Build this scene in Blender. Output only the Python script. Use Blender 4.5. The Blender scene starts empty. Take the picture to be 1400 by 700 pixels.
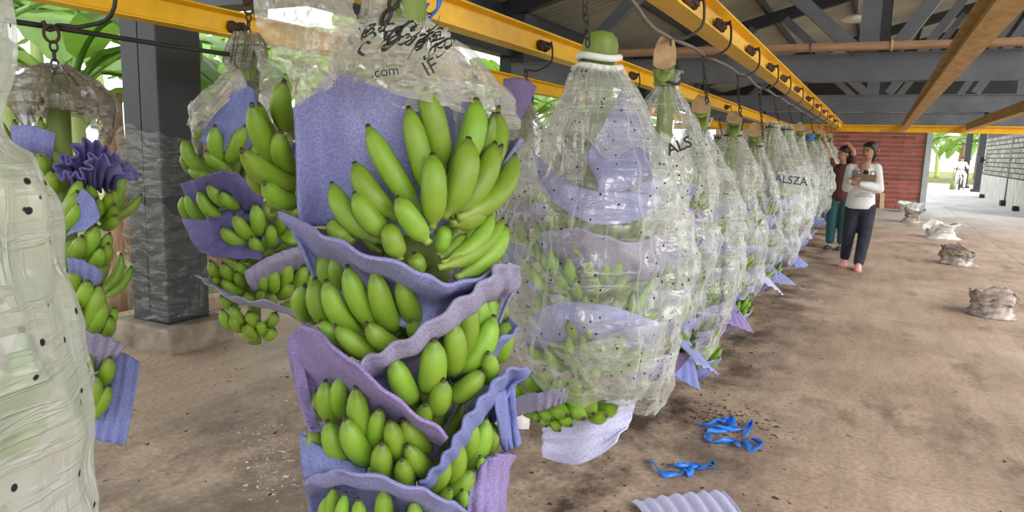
import bpy, bmesh, math, random
import numpy as np
from mathutils import Vector, Matrix

sc = bpy.context.scene
C = sc.collection
# ------------------------------------------------------------------ camera
F_PX, YAW, PITCH, ROLL, CAM_H = 968.8, 0.47052, 0.15230, -0.03002, 1.40
def cam_axes():
    cy, sy, cp, sp = math.cos(YAW), math.sin(YAW), math.cos(PITCH), math.sin(PITCH)
    f = np.array([-sy*cp, cy*cp, -sp]); r = np.array([cy, sy, 0.0]); u = np.cross(r, f)
    c, s = math.cos(ROLL), math.sin(ROLL)
    return c*r - s*u, s*r + c*u, f
CR, CU, CF = cam_axes()
CAM = np.array([0.0, 0.0, CAM_H])
cd = bpy.data.cameras.new('camera'); cam = bpy.data.objects.new('camera', cd); C.objects.link(cam)
cd.sensor_width = 36; cd.lens = F_PX*36/1400; cd.clip_start = 0.05; cd.clip_end = 400
m = Matrix.Identity(4)
for i in range(3):
    m[i][0] = CR[i]; m[i][1] = CU[i]; m[i][2] = -CF[i]; m[i][3] = CAM[i]
cam.matrix_world = m
sc.camera = cam
# ------------------------------------------------------------------ sky and exposure
w = bpy.data.worlds.new('overcast_sky'); sc.world = w; w.use_nodes = True
bg = w.node_tree.nodes['Background']
bg.inputs[0].default_value = (0.93, 0.97, 1.0, 1); bg.inputs[1].default_value = 1.05
sd = bpy.data.lights.new('hazy_sun', 'SUN'); sun = bpy.data.objects.new('hazy_sun', sd); C.objects.link(sun)
sd.energy = 1.7; sd.angle = math.radians(50); sd.color = (1.0, 0.97, 0.9)
sun.rotation_euler = Vector((0.72, -0.38, 0.60)).to_track_quat('Z', 'Y').to_euler()
sc.view_settings.view_transform = 'Standard'; sc.view_settings.look = 'None'
sc.view_settings.gamma = 1.0; sc.view_settings.use_curve_mapping = False
sc.view_settings.exposure = 1.15
sc.cycles.transparent_max_bounces = 24
sc.cycles.max_bounces = 8

# ------------------------------------------------------------------ pixel helpers (1400 x 700 photograph)
def ray(px, py): return CR*((px-700)/F_PX) + CU*((350-py)/F_PX) + CF
def on_z(px, py, z=0.0):
    d = ray(px, py); return CAM + d*((z-CAM_H)/d[2])
def at_x(px, py, X):
    d = ray(px, py); return CAM + d*(X/d[0])
def at_y(px, py, Y):
    d = ray(px, py); return CAM + d*(Y/d[1])
def axis_fn(ax, ay):
    """point where the pixel's ray meets a vertical cylinder of radius r round the axis (or passes it closest), dd metres nearer"""
    def P(px, py, r=0.0, dd=0.0):
        d = ray(px, py); A = d[0]**2+d[1]**2; B = d[0]*ax+d[1]*ay; Cc = ax*ax+ay*ay-r*r
        disc = B*B-A*Cc
        t = (B-math.sqrt(disc))/A if disc > 0 else B/A
        return CAM + d*(t-dd)
    return P

# ------------------------------------------------------------------ object helpers
ORG = {}
def empty(name, loc):
    o = bpy.data.objects.new(name, None); C.objects.link(o); o.location = loc; o.empty_display_size = 0.05
    ORG[o.name] = np.array(loc, float); return o
def tag(o, label, cat, group=None, kind=None):
    if label: o['label'] = label
    if cat: o['category'] = cat
    if group: o['group'] = group
    if kind: o['kind'] = kind
    return o
def thing(name, label, cat, loc, group=None): return tag(empty(name, loc), label, cat, group)
def mobj(name, V, F, mat, parent=None, smooth=True, origin=None, col=None, uv=None):
    V = np.asarray(V, float)
    if origin is None:
        if parent is not None: origin = ORG[parent.name]
        else:
            lo, hi = V.min(0), V.max(0); origin = np.array([(lo[0]+hi[0])/2, (lo[1]+hi[1])/2, lo[2]])
    me = bpy.data.meshes.new(name); me.from_pydata((V-origin).tolist(), [], [list(map(int, f)) for f in F]); me.update()
    if smooth: me.polygons.foreach_set('use_smooth', [True]*len(me.polygons))
    if mat: me.materials.append(mat)
    if col is not None:
        a = me.color_attributes.new('Col', 'FLOAT_COLOR', 'POINT')
        c = np.ones((len(V), 4)); c[:, :3] = col; a.data.foreach_set('color', c.ravel())
    o = bpy.data.objects.new(name, me); C.objects.link(o)
    if parent is not None:
        o.parent = parent; o.location = np.asarray(origin)-ORG[parent.name]
    else: o.location = origin
    ORG[o.name] = np.array(origin, float)
    return o
class MB:
    def __init__(s): s.V = []; s.F = []
    def add(s, V, F):
        b = len(s.V); s.V += [tuple(v) for v in V]; s.F += [[b+i for i in f] for f in F]; return s
    def box(s, a, b):
        x0, y0, z0 = a; x1, y1, z1 = b
        return s.add([(x0,y0,z0),(x1,y0,z0),(x1,y1,z0),(x0,y1,z0),(x0,y0,z1),(x1,y0,z1),(x1,y1,z1),(x0,y1,z1)],
                     [(0,3,2,1),(4,5,6,7),(0,1,5,4),(1,2,6,5),(2,3,7,6),(3,0,4,7)])
    def bar(s, p, q, wd, ht, up=(0,0,1)):
        p, q, up = np.array(p, float), np.array(q, float), np.array(up, float)
        d = q-p; d /= np.linalg.norm(d); x = np.cross(d, up); x /= np.linalg.norm(x); y = np.cross(x, d)
        V = [e+x*(a*wd/2)+y*(b*ht/2) for e in (p, q) for a, b in ((-1,-1),(1,-1),(1,1),(-1,1))]
        return s.add(V, [(0,1,2,3),(7,6,5,4),(0,4,5,1),(1,5,6,2),(2,6,7,3),(3,7,4,0)])
    def tube(s, pts, rad, n=8, cap=True, closed=False):
        P = np.array(pts, float); k = len(P); rad = np.broadcast_to(rad, (k,))
        T = np.gradient(P, axis=0) if not closed else np.roll(P,-1,0)-np.roll(P,1,0)
        T /= np.linalg.norm(T, axis=1)[:, None]+1e-12
        ref = np.array([0.31, 0.17, 0.93]);  ref = ref if abs(T[0]@ref) < 0.9 else np.array([0.9, 0.3, 0.1])
        nrm = np.cross(T[0], ref); nrm /= np.linalg.norm(nrm); V = []
        for i in range(k):
            nrm = nrm-T[i]*(nrm@T[i]); nrm /= np.linalg.norm(nrm); b = np.cross(T[i], nrm)
            for j in range(n):
                a = 2*math.pi*j/n; V.append(P[i]+rad[i]*(math.cos(a)*nrm+math.sin(a)*b))
        F = []
        for i in range(k if closed else k-1):
            for j in range(n):
                i2 = (i+1) % k; F.append((i*n+j, i*n+(j+1) % n, i2*n+(j+1) % n, i2*n+j))
        if cap and not closed: F += [tuple(range(n))[::-1], tuple((k-1)*n+j for j in range(n))]
        return s.add(V, F)
    def lathe(s, prof, cx=0, cy=0, n=16):
        V = [(cx+r*math.cos(2*math.pi*j/n), cy+r*math.sin(2*math.pi*j/n), z) for r, z in prof for j in range(n)]
        F = [(i*n+j, i*n+(j+1) % n, (i+1)*n+(j+1) % n, (i+1)*n+j) for i in range(len(prof)-1) for j in range(n)]
        F += [tuple(range(n))[::-1], tuple((len(prof)-1)*n+j for j in range(n))]
        return s.add(V, F)
    def capsule(s, p, q, r0, r1, n=12):
        p, q = np.array(p, float), np.array(q, float); d = q-p; L = np.linalg.norm(d); d = d/L
        pts, rr = [], []
        for a in np.linspace(-89, 0, 5): pts.append(p+d*r0*math.sin(math.radians(a))); rr.append(r0*math.cos(math.radians(a)))
        for a in np.linspace(0, 89, 5): pts.append(q+d*r1*math.sin(math.radians(a))); rr.append(r1*math.cos(math.radians(a)))
        return s.tube(pts, rr, n)
    def ellipsoid(s, c, r, n=16, rot=None):
        V = []; F = []; k = 10
        for i in range(k+1):
            t = math.pi*i/k
            for j in range(n):
                a = 2*math.pi*j/n; v = np.array([r[0]*math.sin(t)*math.cos(a), r[1]*math.sin(t)*math.sin(a), r[2]*math.cos(t)])
                V.append(np.array(c)+(np.array(rot) @ v if rot is not None else v))
        F = [(i*n+j, (i+1)*n+j, (i+1)*n+(j+1) % n, i*n+(j+1) % n) for i in range(k) for j in range(n)]
        return s.add(V, F)
    def build(s, name, mat, parent=None, smooth=False, **k): return mobj(name, s.V, s.F, mat, parent, smooth, **k)
def bevel(o, wd=0.01, seg=2):
    b = o.modifiers.new('bevel', 'BEVEL'); b.width = wd; b.segments = seg; b.limit_method = 'ANGLE'; return o
def sn(P, scale, seed, n=7):
    """smooth pseudo noise of a point array, about -1..1"""
    rs = np.random.RandomState(seed); P = np.asarray(P, float)*np.asarray(scale, float); out = np.zeros(P.shape[:-1])
    for i in range(n):
        k = rs.normal(size=3); k *= (0.6+1.2*rs.rand())/np.linalg.norm(k)*2*math.pi
        out += np.sin(P@k+rs.rand()*6.28)
    return out/math.sqrt(n/2)/1.6
def catmull(Cp, n):
    Cp = np.asarray(Cp, float); k = len(Cp)
    if k == 2: t = np.linspace(0, 1, n).reshape((-1,)+(1,)*(Cp.ndim-1)); return Cp[0]*(1-t)+Cp[1]*t
    E = np.concatenate([[2*Cp[0]-Cp[1]], Cp, [2*Cp[-1]-Cp[-2]]]); out = []
    for t in np.linspace(0, k-1-1e-9, n):
        i = int(t); u = t-i; a, b, c, d = E[i:i+4]
        out.append(0.5*((2*b)+(-a+c)*u+(2*a-5*b+4*c-d)*u*u+(-a+3*b-3*c+d)*u**3))
    return np.array(out)
def grid_normals(G):
    du = np.gradient(G, axis=0); dv = np.gradient(G, axis=1); N = np.cross(du, dv)
    return N/(np.linalg.norm(N, axis=2)[..., None]+1e-12)
def grid_faces(nu, nv, closed=False, off=0):
    return [(off+i*nv+j, off+i*nv+(j+1) % nv, off+(i+1)*nv+(j+1) % nv, off+(i+1)*nv+j) for i in range(nu-1) for j in range(nv if closed else nv-1)]
def patch_grid(ctrl, nu, nv):
    rows = [catmull(r, nv) for r in ctrl]; return catmull(np.array(rows), nu)
def sheet_thick(G, th):
    nu, nv = G.shape[:2]; N = grid_normals(G); V = np.concatenate([(G+N*th/2).reshape(-1, 3), (G-N*th/2).reshape(-1, 3)])
    n = nu*nv; F = grid_faces(nu, nv); F = F+[tuple(n+i for i in f[::-1]) for f in F]
    loop = [j for j in range(nv)]+[i*nv+nv-1 for i in range(1, nu)]+[(nu-1)*nv+j for j in range(nv-2, -1, -1)]+[i*nv for i in range(nu-2, 0, -1)]
    F += [(loop[i], n+loop[i], n+loop[(i+1) % len(loop)], loop[(i+1) % len(loop)]) for i in range(len(loop))]
    return V, F
def foam(ctrl, parent, seed=0, amp=0.004, freq=7, axis=1, wob=0.006, th=0.006, nu=22, nv=44, mat=None, name='foam_sheet'):
    """foam sheet through a grid of control points, rippled across axis 1 (columns) or 0 (rows)"""
    G = patch_grid(ctrl, nu, nv); N = grid_normals(G)
    t = np.linspace(0, 1, nv if axis == 1 else nu); ph = random.Random(seed).random()*6
    rip = amp*np.sin(2*math.pi*freq*t+ph+0.8*np.sin(5*t+ph)); rip = rip[None, :] if axis == 1 else rip[:, None]
    edge = 0.45+0.75*np.abs(np.linspace(-1, 1, nu))[:, None] if axis == 1 else 1.0
    G = G+N*(rip*edge+wob*sn(G, 6, seed)+wob*0.35*sn(G, 17, seed+5))[..., None]
    V, F = sheet_thick(G, th)
    return mobj(name, V, F, mat or M[FOAMS[seed % len(FOAMS)]], parent)

# ------------------------------------------------------------------ materials
M = {}
def nodes(name):
    m_ = bpy.data.materials.new(name); m_.use_nodes = True; nt = m_.node_tree; M[name] = m_
    return nt, nt.nodes['Principled BSDF'], nt.nodes['Material Output']
def N(nt, typ, **k):
    n = nt.nodes.new(typ)
    for a, v in k.items():
        if a.startswith('i_'): n.inputs[a[2:].replace('_', ' ')].default_value = v
        else: setattr(n, a, v)
    return n
def ramp(nt, fac, stops, interp='LINEAR'):
    r = nt.nodes.new('ShaderNodeValToRGB'); e = r.color_ramp.elements; r.color_ramp.interpolation = interp
    while len(e) < len(stops): e.new(0.5)
    for s_, (p, c) in zip(e, stops): s_.position = p; s_.color = (*c, 1) if len(c) == 3 else c
    nt.links.new(fac, r.inputs[0]); return r.outputs[0]
def mixc(nt, fac, a, b, mode='MIX'):
    x = nt.nodes.new('ShaderNodeMix'); x.data_type = 'RGBA'; x.blend_type = mode
    for s_, v in ((x.inputs[0], fac), (x.inputs[6], a), (x.inputs[7], b)):
        if hasattr(v, 'links'): nt.links.new(v, s_)
        elif isinstance(v, (int, float)): s_.default_value = v
        else: s_.default_value = (*v, 1)
    return x.outputs[2]
def coords(nt, scale=(1, 1, 1), kind='Object', rot=(0, 0, 0)):
    tc = nt.nodes.new('ShaderNodeTexCoord'); mp = nt.nodes.new('ShaderNodeMapping'); mp.inputs['Scale'].default_value = scale
    mp.inputs['Rotation'].default_value = rot
    nt.links.new(tc.outputs[kind], mp.inputs[0]); return mp.outputs[0]
def noise(nt, vec, scale, detail=4, rough=0.55, dist=0.0):
    n = N(nt, 'ShaderNodeTexNoise', i_Scale=scale, i_Detail=detail, i_Roughness=rough, i_Distortion=dist)
    if vec is not None: nt.links.new(vec, n.inputs['Vector'])
    return n.outputs['Fac']
def bump(nt, bs, h, strength=0.3, dist=0.01):
    b = N(nt, 'ShaderNodeBump', i_Strength=strength, i_Distance=dist); nt.links.new(h, b.inputs['Height']); nt.links.new(b.outputs[0], bs.inputs['Normal']); return b
def plain(name, c1, c2, scale=6, rough=0.5, bs=0.15, bdist=0.005, metal=0.0, det=5, rnd=0.0, stretch=(1, 1, 1), kind='Object', spec=0.5, fine=None):
    nt, b, o = nodes(name); v = coords(nt, stretch, kind)
    n = noise(nt, v, scale, det)
    c = ramp(nt, n, [(0.3, c1), (0.7, c2)])
    if rnd:
        oi = nt.nodes.new('ShaderNodeObjectInfo'); hs = N(nt, 'ShaderNodeHueSaturation')
        mr = N(nt, 'ShaderNodeMapRange'); mr.inputs[3].default_value = 1-rnd; mr.inputs[4].default_value = 1+rnd
        nt.links.new(oi.outputs['Random'], mr.inputs[0]); nt.links.new(mr.outputs[0], hs.inputs['Value']); nt.links.new(c, hs.inputs['Color']); c = hs.outputs[0]
    nt.links.new(c, b.inputs['Base Color']); b.inputs['Roughness'].default_value = rough; b.inputs['Metallic'].default_value = metal
    b.inputs['Specular IOR Level'].default_value = spec
    if bs: bump(nt, b, noise(nt, v, (fine or scale*6), 3), bs, bdist)
    return M[name]
# bananas: colour attribute (stalk, body, tip) with freckles
nt, b, o = nodes('banana')
at = N(nt, 'ShaderNodeAttribute', attribute_name='Col'); oi = nt.nodes.new('ShaderNodeObjectInfo')
v = coords(nt)
c = mixc(nt, 0.5, at.outputs['Color'], ramp(nt, noise(nt, v, 3, 3), [(0.3, (0.7, 0.78, 0.6)), (0.7, (1.25, 1.15, 1.1))]), 'MULTIPLY')
hs = N(nt, 'ShaderNodeHueSaturation'); mr = N(nt, 'ShaderNodeMapRange'); mr.inputs[3].default_value = 0.82; mr.inputs[4].default_value = 1.16
mh = N(nt, 'ShaderNodeMapRange'); mh.inputs[3].default_value = 0.488; mh.inputs[4].default_value = 0.508
nt.links.new(oi.outputs['Random'], mr.inputs[0]); nt.links.new(mr.outputs[0], hs.inputs['Value'])
nt.links.new(oi.outputs['Random'], mh.inputs[0]); nt.links.new(mh.outputs[0], hs.inputs['Hue']); nt.links.new(c, hs.inputs['Color'])
sp = ramp(nt, noise(nt, coords(nt, (9, 9, 5)), 9, 2), [(0.70, (0, 0, 0)), (0.76, (1, 1, 1))])
c = mixc(nt, sp, hs.outputs[0], (0.10, 0.13, 0.02))
nt.links.new(c, b.inputs['Base Color']); b.inputs['Roughness'].default_value = 0.38
b.inputs['Subsurface Weight'].default_value = 0.0
bump(nt, b, noise(nt, coords(nt, (30, 30, 4)), 3, 3), 0.12, 0.01)
def foam_mat(name, c1, c2):
    nt, b, o = nodes(name); v = coords(nt)
    c = ramp(nt, noise(nt, v, 5, 5), [(0.3, c1), (0.7, c2)])
    sp = noise(nt, v, 260, 2); c = mixc(nt, 0.55, c, ramp(nt, sp, [(0.35, (0.55, 0.55, 0.62)), (0.65, (1.3, 1.3, 1.25))]), 'MULTIPLY')
    dirt = ramp(nt, noise(nt, v, 14, 6, 0.7), [(0.60, (0, 0, 0)), (0.78, (0.5, 0.5, 0.5))]); c = mixc(nt, dirt, c, (0.16, 0.13, 0.16))
    nt.links.new(c, b.inputs['Base Color']); b.inputs['Roughness'].default_value = 0.6; b.inputs['Specular IOR Level'].default_value = 0.35
    bump(nt, b, sp, 0.5, 0.003)
foam_mat('foam_lavender', (0.235, 0.24, 0.50), (0.31, 0.315, 0.61))
foam_mat('foam_violet', (0.26, 0.20, 0.44), (0.33, 0.26, 0.54))
foam_mat('foam_blue', (0.17, 0.20, 0.47), (0.24, 0.27, 0.57))
foam_mat('foam_grey', (0.28, 0.26, 0.42), (0.36, 0.34, 0.50))
foam_mat('foam_pale', (0.52, 0.51, 0.76), (0.62, 0.61, 0.86))
foam_mat('foam_dark', (0.10, 0.09, 0.26), (0.17, 0.15, 0.38))
FOAMS = ['foam_lavender', 'foam_violet', 'foam_blue', 'foam_grey']
def film(name, tint, lo, hi, dots=True, rough=0.15, fres=0.30, dens=0.85):
    """thin plastic film: clear, with long milky creases and a gloss that grows at grazing angles"""
    nt, b, o = nodes(name)
    def streak(scale, rot, a_, b2):
        n1 = noise(nt, coords(nt, scale, rot=rot), 1.0, 4, 0.6, 0.3)
        return ramp(nt, n1, [(a_, (0, 0, 0)), (b2, (1, 1, 1))])
    where = ramp(nt, noise(nt, coords(nt, (3, 3, 3)), 1.0, 2), [(0.42, (0, 0, 0)), (0.58, (1, 1, 1))])
    s1 = streak((42, 42, 3.0), (0.15, 0.1, 0), 0.54, 0.74); s2 = streak((4.0, 4.0, 60), (0.35, 0.25, 0), 0.54, 0.74); s3 = streak((5.0, 5.0, 48), (-0.7, 0.5, 0), 0.56, 0.74)
    st_ = mixc(nt, 1.0, mixc(nt, where, s1, s2), s3, 'LIGHTEN')
    patchy = ramp(nt, noise(nt, coords(nt, (4, 4, 4)), 1.0, 3), [(0.35, (lo*0.7,)*3), (0.68, (lo*1.5,)*3)])
    cre = mixc(nt, mul_c(nt, st_, dens), patchy, (hi, hi, hi))
    fr = N(nt, 'ShaderNodeFresnel', i_IOR=1.18); cre = mixc(nt, mul_c(nt, fr.outputs[0], fres), cre, (0.95, 0.95, 0.95))
    b.inputs['Base Color'].default_value = (*tint, 1); b.inputs['Roughness'].default_value = rough; b.inputs['Specular IOR Level'].default_value = 1.0
    tr = nt.nodes.new('ShaderNodeBsdfTransparent'); tr.inputs[0].default_value = (0.98, 0.985, 0.98, 1)
    tl = nt.nodes.new('ShaderNodeBsdfTranslucent'); tl.inputs[0].default_value = (*tint, 1)
    ms = nt.nodes.new('ShaderNodeMixShader'); ms.inputs[0].default_value = 0.35
    nt.links.new(b.outputs[0], ms.inputs[1]); nt.links.new(tl.outputs[0], ms.inputs[2])
    mx = nt.nodes.new('ShaderNodeMixShader'); nt.links.new(cre, mx.inputs[0]); nt.links.new(tr.outputs[0], mx.inputs[1]); nt.links.new(ms.outputs[0], mx.inputs[2])
    gl = nt.nodes.new('ShaderNodeBsdfGlossy'); gl.inputs['Roughness'].default_value = 0.12; mg = nt.nodes.new('ShaderNodeMixShader'); mg.inputs[0].default_value = 0.07
    nt.links.new(mx.outputs[0], mg.inputs[1]); nt.links.new(gl.outputs[0], mg.inputs[2]); out = mg.outputs[0]
    bp_ = bump(nt, b, st_, 0.6, 0.01); nt.links.new(bp_.outputs[0], gl.inputs['Normal'])
    if dots:
        vo = N(nt, 'ShaderNodeTexVoronoi', i_Scale=34.0); nt.links.new(coords(nt), vo.inputs['Vector'])
        dd = ramp(nt, vo.outputs['Distance'], [(0.105, (1, 1, 1)), (0.135, (0, 0, 0))])
        dk = nt.nodes.new('ShaderNodeBsdfDiffuse'); dk.inputs[0].default_value = (0.03, 0.03, 0.03, 1)
        m2 = nt.nodes.new('ShaderNodeMixShader'); nt.links.new(dd, m2.inputs[0]); nt.links.new(out, m2.inputs[1]); nt.links.new(dk.outputs[0], m2.inputs[2]); out = m2.outputs[0]
    nt.links.new(out, o.inputs['Surface'])
def mul_c(nt, a, k_):
    x_ = N(nt, 'ShaderNodeMath', operation='MULTIPLY'); nt.links.new(a, x_.inputs[0]); x_.inputs[1].default_value = k_; return x_.outputs[0]
film('film_clear', (0.93, 0.95, 0.93), 0.125, 0.58)
film('film_milky', (0.95, 0.97, 0.93), 0.23, 0.78)
film('film_thick', (0.86, 0.88, 0.85), 0.46, 0.78)
film('film_dusty', (0.80, 0.77, 0.70), 0.40, 0.88, dots=False)
film('film_grey', (0.36, 0.32, 0.27), 0.45, 0.95, dots=False)
film('film_wrap', (0.62, 0.62, 0.58), 0.02, 0.40, dots=False, fres=0.15, dens=0.5)
plain('stem_green', (0.13, 0.20, 0.03), (0.22, 0.30, 0.06), 12, 0.5, 0.2, stretch=(3, 3, 0.6))
plain('stem_cut', (0.38, 0.24, 0.13), (0.52, 0.36, 0.20), 25, 0.8, 0.3)
plain('crown', (0.24, 0.36, 0.06), (0.36, 0.44, 0.12), 20, 0.5)
plain('steel_dark', (0.026, 0.028, 0.034), (0.045, 0.047, 0.056), 3, 0.45, 0.05, spec=0.4)
plain('steel_grey', (0.10, 0.11, 0.13), (0.16, 0.17, 0.20), 2.5, 0.5, 0.05)
plain('steel_black', (0.015, 0.015, 0.016), (0.03, 0.03, 0.03), 3, 0.6, 0.05)
plain('rail_yellow', (0.80, 0.44, 0.006), (0.95, 0.57, 0.010), 7, 0.38, 0.08)
plain('rail_ochre', (0.36, 0.21, 0.05), (0.60, 0.40, 0.16), 9, 0.6, 0.1, stretch=(2, 0.6, 2))
plain('rust', (0.035, 0.018, 0.012), (0.09, 0.045, 0.03), 40, 0.7, 0.4)
plain('wire', (0.10, 0.09, 0.085), (0.18, 0.16, 0.15), 30, 0.5, 0.2)
plain('black_iron', (0.012, 0.011, 0.010), (0.035, 0.03, 0.026), 40, 0.5, 0.3)
plain('bamboo', (0.34, 0.19, 0.11), (0.52, 0.32, 0.20), 6, 0.5, 0.2, stretch=(0.4, 6, 6))
plain('timber_pale', (0.50, 0.34, 0.19), (0.66, 0.48, 0.30), 6, 0.7, 0.2, stretch=(3, 0.5, 3))
plain('roof_sheet', (0.36, 0.35, 0.31), (0.48, 0.46, 0.41), 1.2, 0.6, 0.05, rnd=0.06)
plain('concrete_block', (0.14, 0.11, 0.08), (0.36, 0.30, 0.235), 7, 0.9, 0.5, 0.01)
plain('kerb', (0.42, 0.30, 0.20), (0.60, 0.46, 0.33), 5, 0.85, 0.3)
plain('brick_red', (0.26, 0.058, 0.042), (0.37, 0.10, 0.072), 5, 0.8, 0.2, rnd=0.22)
plain('mortar_pink', (0.52, 0.36, 0.32), (0.64, 0.47, 0.42), 8, 0.9, 0.2)
plain('block_grey', (0.22, 0.21, 0.18), (0.42, 0.40, 0.36), 7, 0.9, 0.3, rnd=0.25)
plain('mortar_dark', (0.05, 0.048, 0.043), (0.10, 0.095, 0.085), 8, 0.9, 0.2)
plain('plaster', (0.36, 0.34, 0.30), (0.62, 0.60, 0.55), 3, 0.9, 0.2, stretch=(2, 2, 0.7))
plain('frame_metal', (0.34, 0.37, 0.38), (0.46, 0.49, 0.50), 4, 0.5, 0.05)
plain('sack_white', (0.50, 0.47, 0.44), (0.76, 0.74, 0.71), 12, 0.7, 0.4, 0.01)
plain('sack_dirty', (0.10, 0.065, 0.05), (0.66, 0.58, 0.53), 13, 0.75, 0.5, 0.01, det=8)
plain('cuttings', (0.35, 0.33, 0.08), (0.62, 0.60, 0.30), 30, 0.8, 0.6, 0.02)
plain('ribbon_blue', (0.012, 0.12, 0.55), (0.03, 0.22, 0.78), 18, 0.35, 0.2)
plain('ink', (0.012, 0.012, 0.012), (0.03, 0.03, 0.03), 10, 0.6, 0)
plain('tape_white', (0.72, 0.74, 0.72), (0.84, 0.85, 0.83), 20, 0.4, 0.3)
plain('lamp_white', (0.8, 0.8, 0.78), (0.88, 0.88, 0.86), 5, 0.4, 0)
plain('soil', (0.030, 0.020, 0.014), (0.09, 0.06, 0.045), 30, 0.95, 0.3)
plain('crumb_white', (0.55, 0.53, 0.50), (0.75, 0.73, 0.70), 30, 0.9, 0)
plain('skin', (0.42, 0.22, 0.14), (0.48, 0.26, 0.17), 8, 0.5, 0.05)
plain('hair', (0.008, 0.006, 0.006), (0.02, 0.015, 0.014), 30, 0.4, 0.3, stretch=(6, 6, 1))
plain('shirt_white', (0.72, 0.73, 0.74), (0.82, 0.83, 0.84), 9, 0.85, 0.3, 0.02)
plain('trousers_navy', (0.012, 0.014, 0.028), (0.03, 0.033, 0.055), 9, 0.8, 0.3, 0.02)
plain('top_maroon', (0.06, 0.018, 0.016), (0.10, 0.03, 0.026), 9, 0.8, 0.2)
plain('trousers_teal', (0.012, 0.07, 0.075), (0.02, 0.10, 0.11), 9, 0.8, 0.2)
plain('slipper_pink', (0.62, 0.26, 0.25), (0.74, 0.36, 0.34), 9, 0.6, 0.1)
plain('board_brown', (0.17, 0.11, 0.07), (0.26, 0.17, 0.11), 9, 0.6, 0.1)
plain('hair_clip', (0.55, 0.02, 0.06), (0.65, 0.03, 0.08), 9, 0.4, 0)
plain('eye_white', (0.7, 0.7, 0.68), (0.75, 0.75, 0.72), 9, 0.3, 0)
plain('lips', (0.30, 0.09, 0.08), (0.34, 0.11, 0.10), 9, 0.5, 0)
plain('pseudostem', (0.36, 0.46, 0.14), (0.56, 0.62, 0.26), 5, 0.5, 0.2, stretch=(4, 4, 0.5))
plain('trunk_dry', (0.26, 0.13, 0.07), (0.52, 0.33, 0.22), 7, 0.8, 0.4, stretch=(5, 5, 0.5))
plain('leaf_dry', (0.40, 0.26, 0.10), (0.58, 0.42, 0.22), 6, 0.8, 0.2)
def leaf_mat(name, c1, c2, tr):
    nt, b, o = nodes(name); v = coords(nt, kind='Generated')
    wv = N(nt, 'ShaderNodeTexWave', i_Scale=18.0, i_Distortion=1.5); wv.bands_direction = 'Y'; nt.links.new(v, wv.inputs[0])
    c = mixc(nt, 0.25, ramp(nt, noise(nt, coords(nt), 2.5, 4), [(0.3, c1), (0.7, c2)]), wv.outputs['Color'], 'OVERLAY')
    nt.links.new(c, b.inputs['Base Color']); b.inputs['Roughness'].default_value = 0.42
    t = nt.nodes.new('ShaderNodeBsdfTranslucent'); t.inputs[0].default_value = (*tr, 1)
    ms = nt.nodes.new('ShaderNodeMixShader'); ms.inputs[0].default_value = 0.4
    nt.links.new(b.outputs[0], ms.inputs[1]); nt.links.new(t.outputs[0], ms.inputs[2]); nt.links.new(ms.outputs[0], o.inputs['Surface'])
leaf_mat('leaf_green', (0.09, 0.22, 0.04), (0.17, 0.33, 0.08), (0.25, 0.45, 0.06))
leaf_mat('leaf_light', (0.22, 0.40, 0.11), (0.34, 0.50, 0.20), (0.40, 0.58, 0.14))
leaf_mat('leaf_yellow', (0.55, 0.40, 0.04), (0.66, 0.54, 0.10), (0.7, 0.55, 0.05))
# floor: worn brown concrete with wet stains and soil under the hanging row
nt, b, o = nodes('floor_concrete'); v = coords(nt, kind='Object')
tc = nt.nodes.new('ShaderNodeNewGeometry'); P0 = tc.outputs['Position']
def mapd(scale, loc=(0, 0, 0)):
    mp = nt.nodes.new('ShaderNodeMapping'); mp.inputs['Scale'].default_value = scale; mp.inputs['Location'].default_value = loc; nt.links.new(P0, mp.inputs[0]); return mp.outputs[0]
base = ramp(nt, noise(nt, mapd((1, 1, 1)), 0.9, 8, 0.62), [(0.28, (0.31, 0.22, 0.16)), (0.5, (0.47, 0.35, 0.265)), (0.72, (0.60, 0.47, 0.37))])
streak = ramp(nt, noise(nt, mapd((2.2, 0.35, 1)), 2.4, 7, 0.7), [(0.38, (0.72, 0.70, 0.68)), (0.60, (1.12, 1.1, 1.08))])
base = mixc(nt, 0.6, base, streak, 'MULTIPLY')
blot = ramp(nt, noise(nt, mapd((1.5, 0.7, 1), (3, 1, 0)), 1.4, 6, 0.65), [(0.56, (0, 0, 0)), (0.70, (0.75, 0.75, 0.75))])
base = mixc(nt, blot, base, (0.105, 0.072, 0.052))
sx = N(nt, 'ShaderNodeSeparateXYZ'); nt.links.new(P0, sx.inputs[0])
def band(c0, wd):
    a = N(nt, 'ShaderNodeMath', operation='SUBTRACT'); nt.links.new(sx.outputs[0], a.inputs[0]); a.inputs[1].default_value = c0
    a2 = N(nt, 'ShaderNodeMath', operation='ABSOLUTE'); nt.links.new(a.outputs[0], a2.inputs[0])
    mr = N(nt, 'ShaderNodeMapRange'); nt.links.new(a2.outputs[0], mr.inputs[0]); mr.inputs[1].default_value = wd; mr.inputs[2].default_value = 0.0; return mr.outputs[0]
def mul(a, b_):
    x_ = N(nt, 'ShaderNodeMath', operation='MULTIPLY')
    for i, q in enumerate((a, b_)):
        if isinstance(q, (int, float)): x_.inputs[i].default_value = q
        else: nt.links.new(q, x_.inputs[i])
    return x_.outputs[0]
dirt = ramp(nt, noise(nt, mapd((1, 0.8, 1)), 2.2, 8, 0.7), [(0.42, (0, 0, 0)), (0.62, (1, 1, 1))])
base = mixc(nt, mul(mul(dirt, band(-1.0, 0.95)), 1.3), base, (0.065, 0.042, 0.030))
base = mixc(nt, mul(mul(dirt, band(-2.3, 1.2)), 0.9), base, (0.075, 0.055, 0.042))
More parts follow.
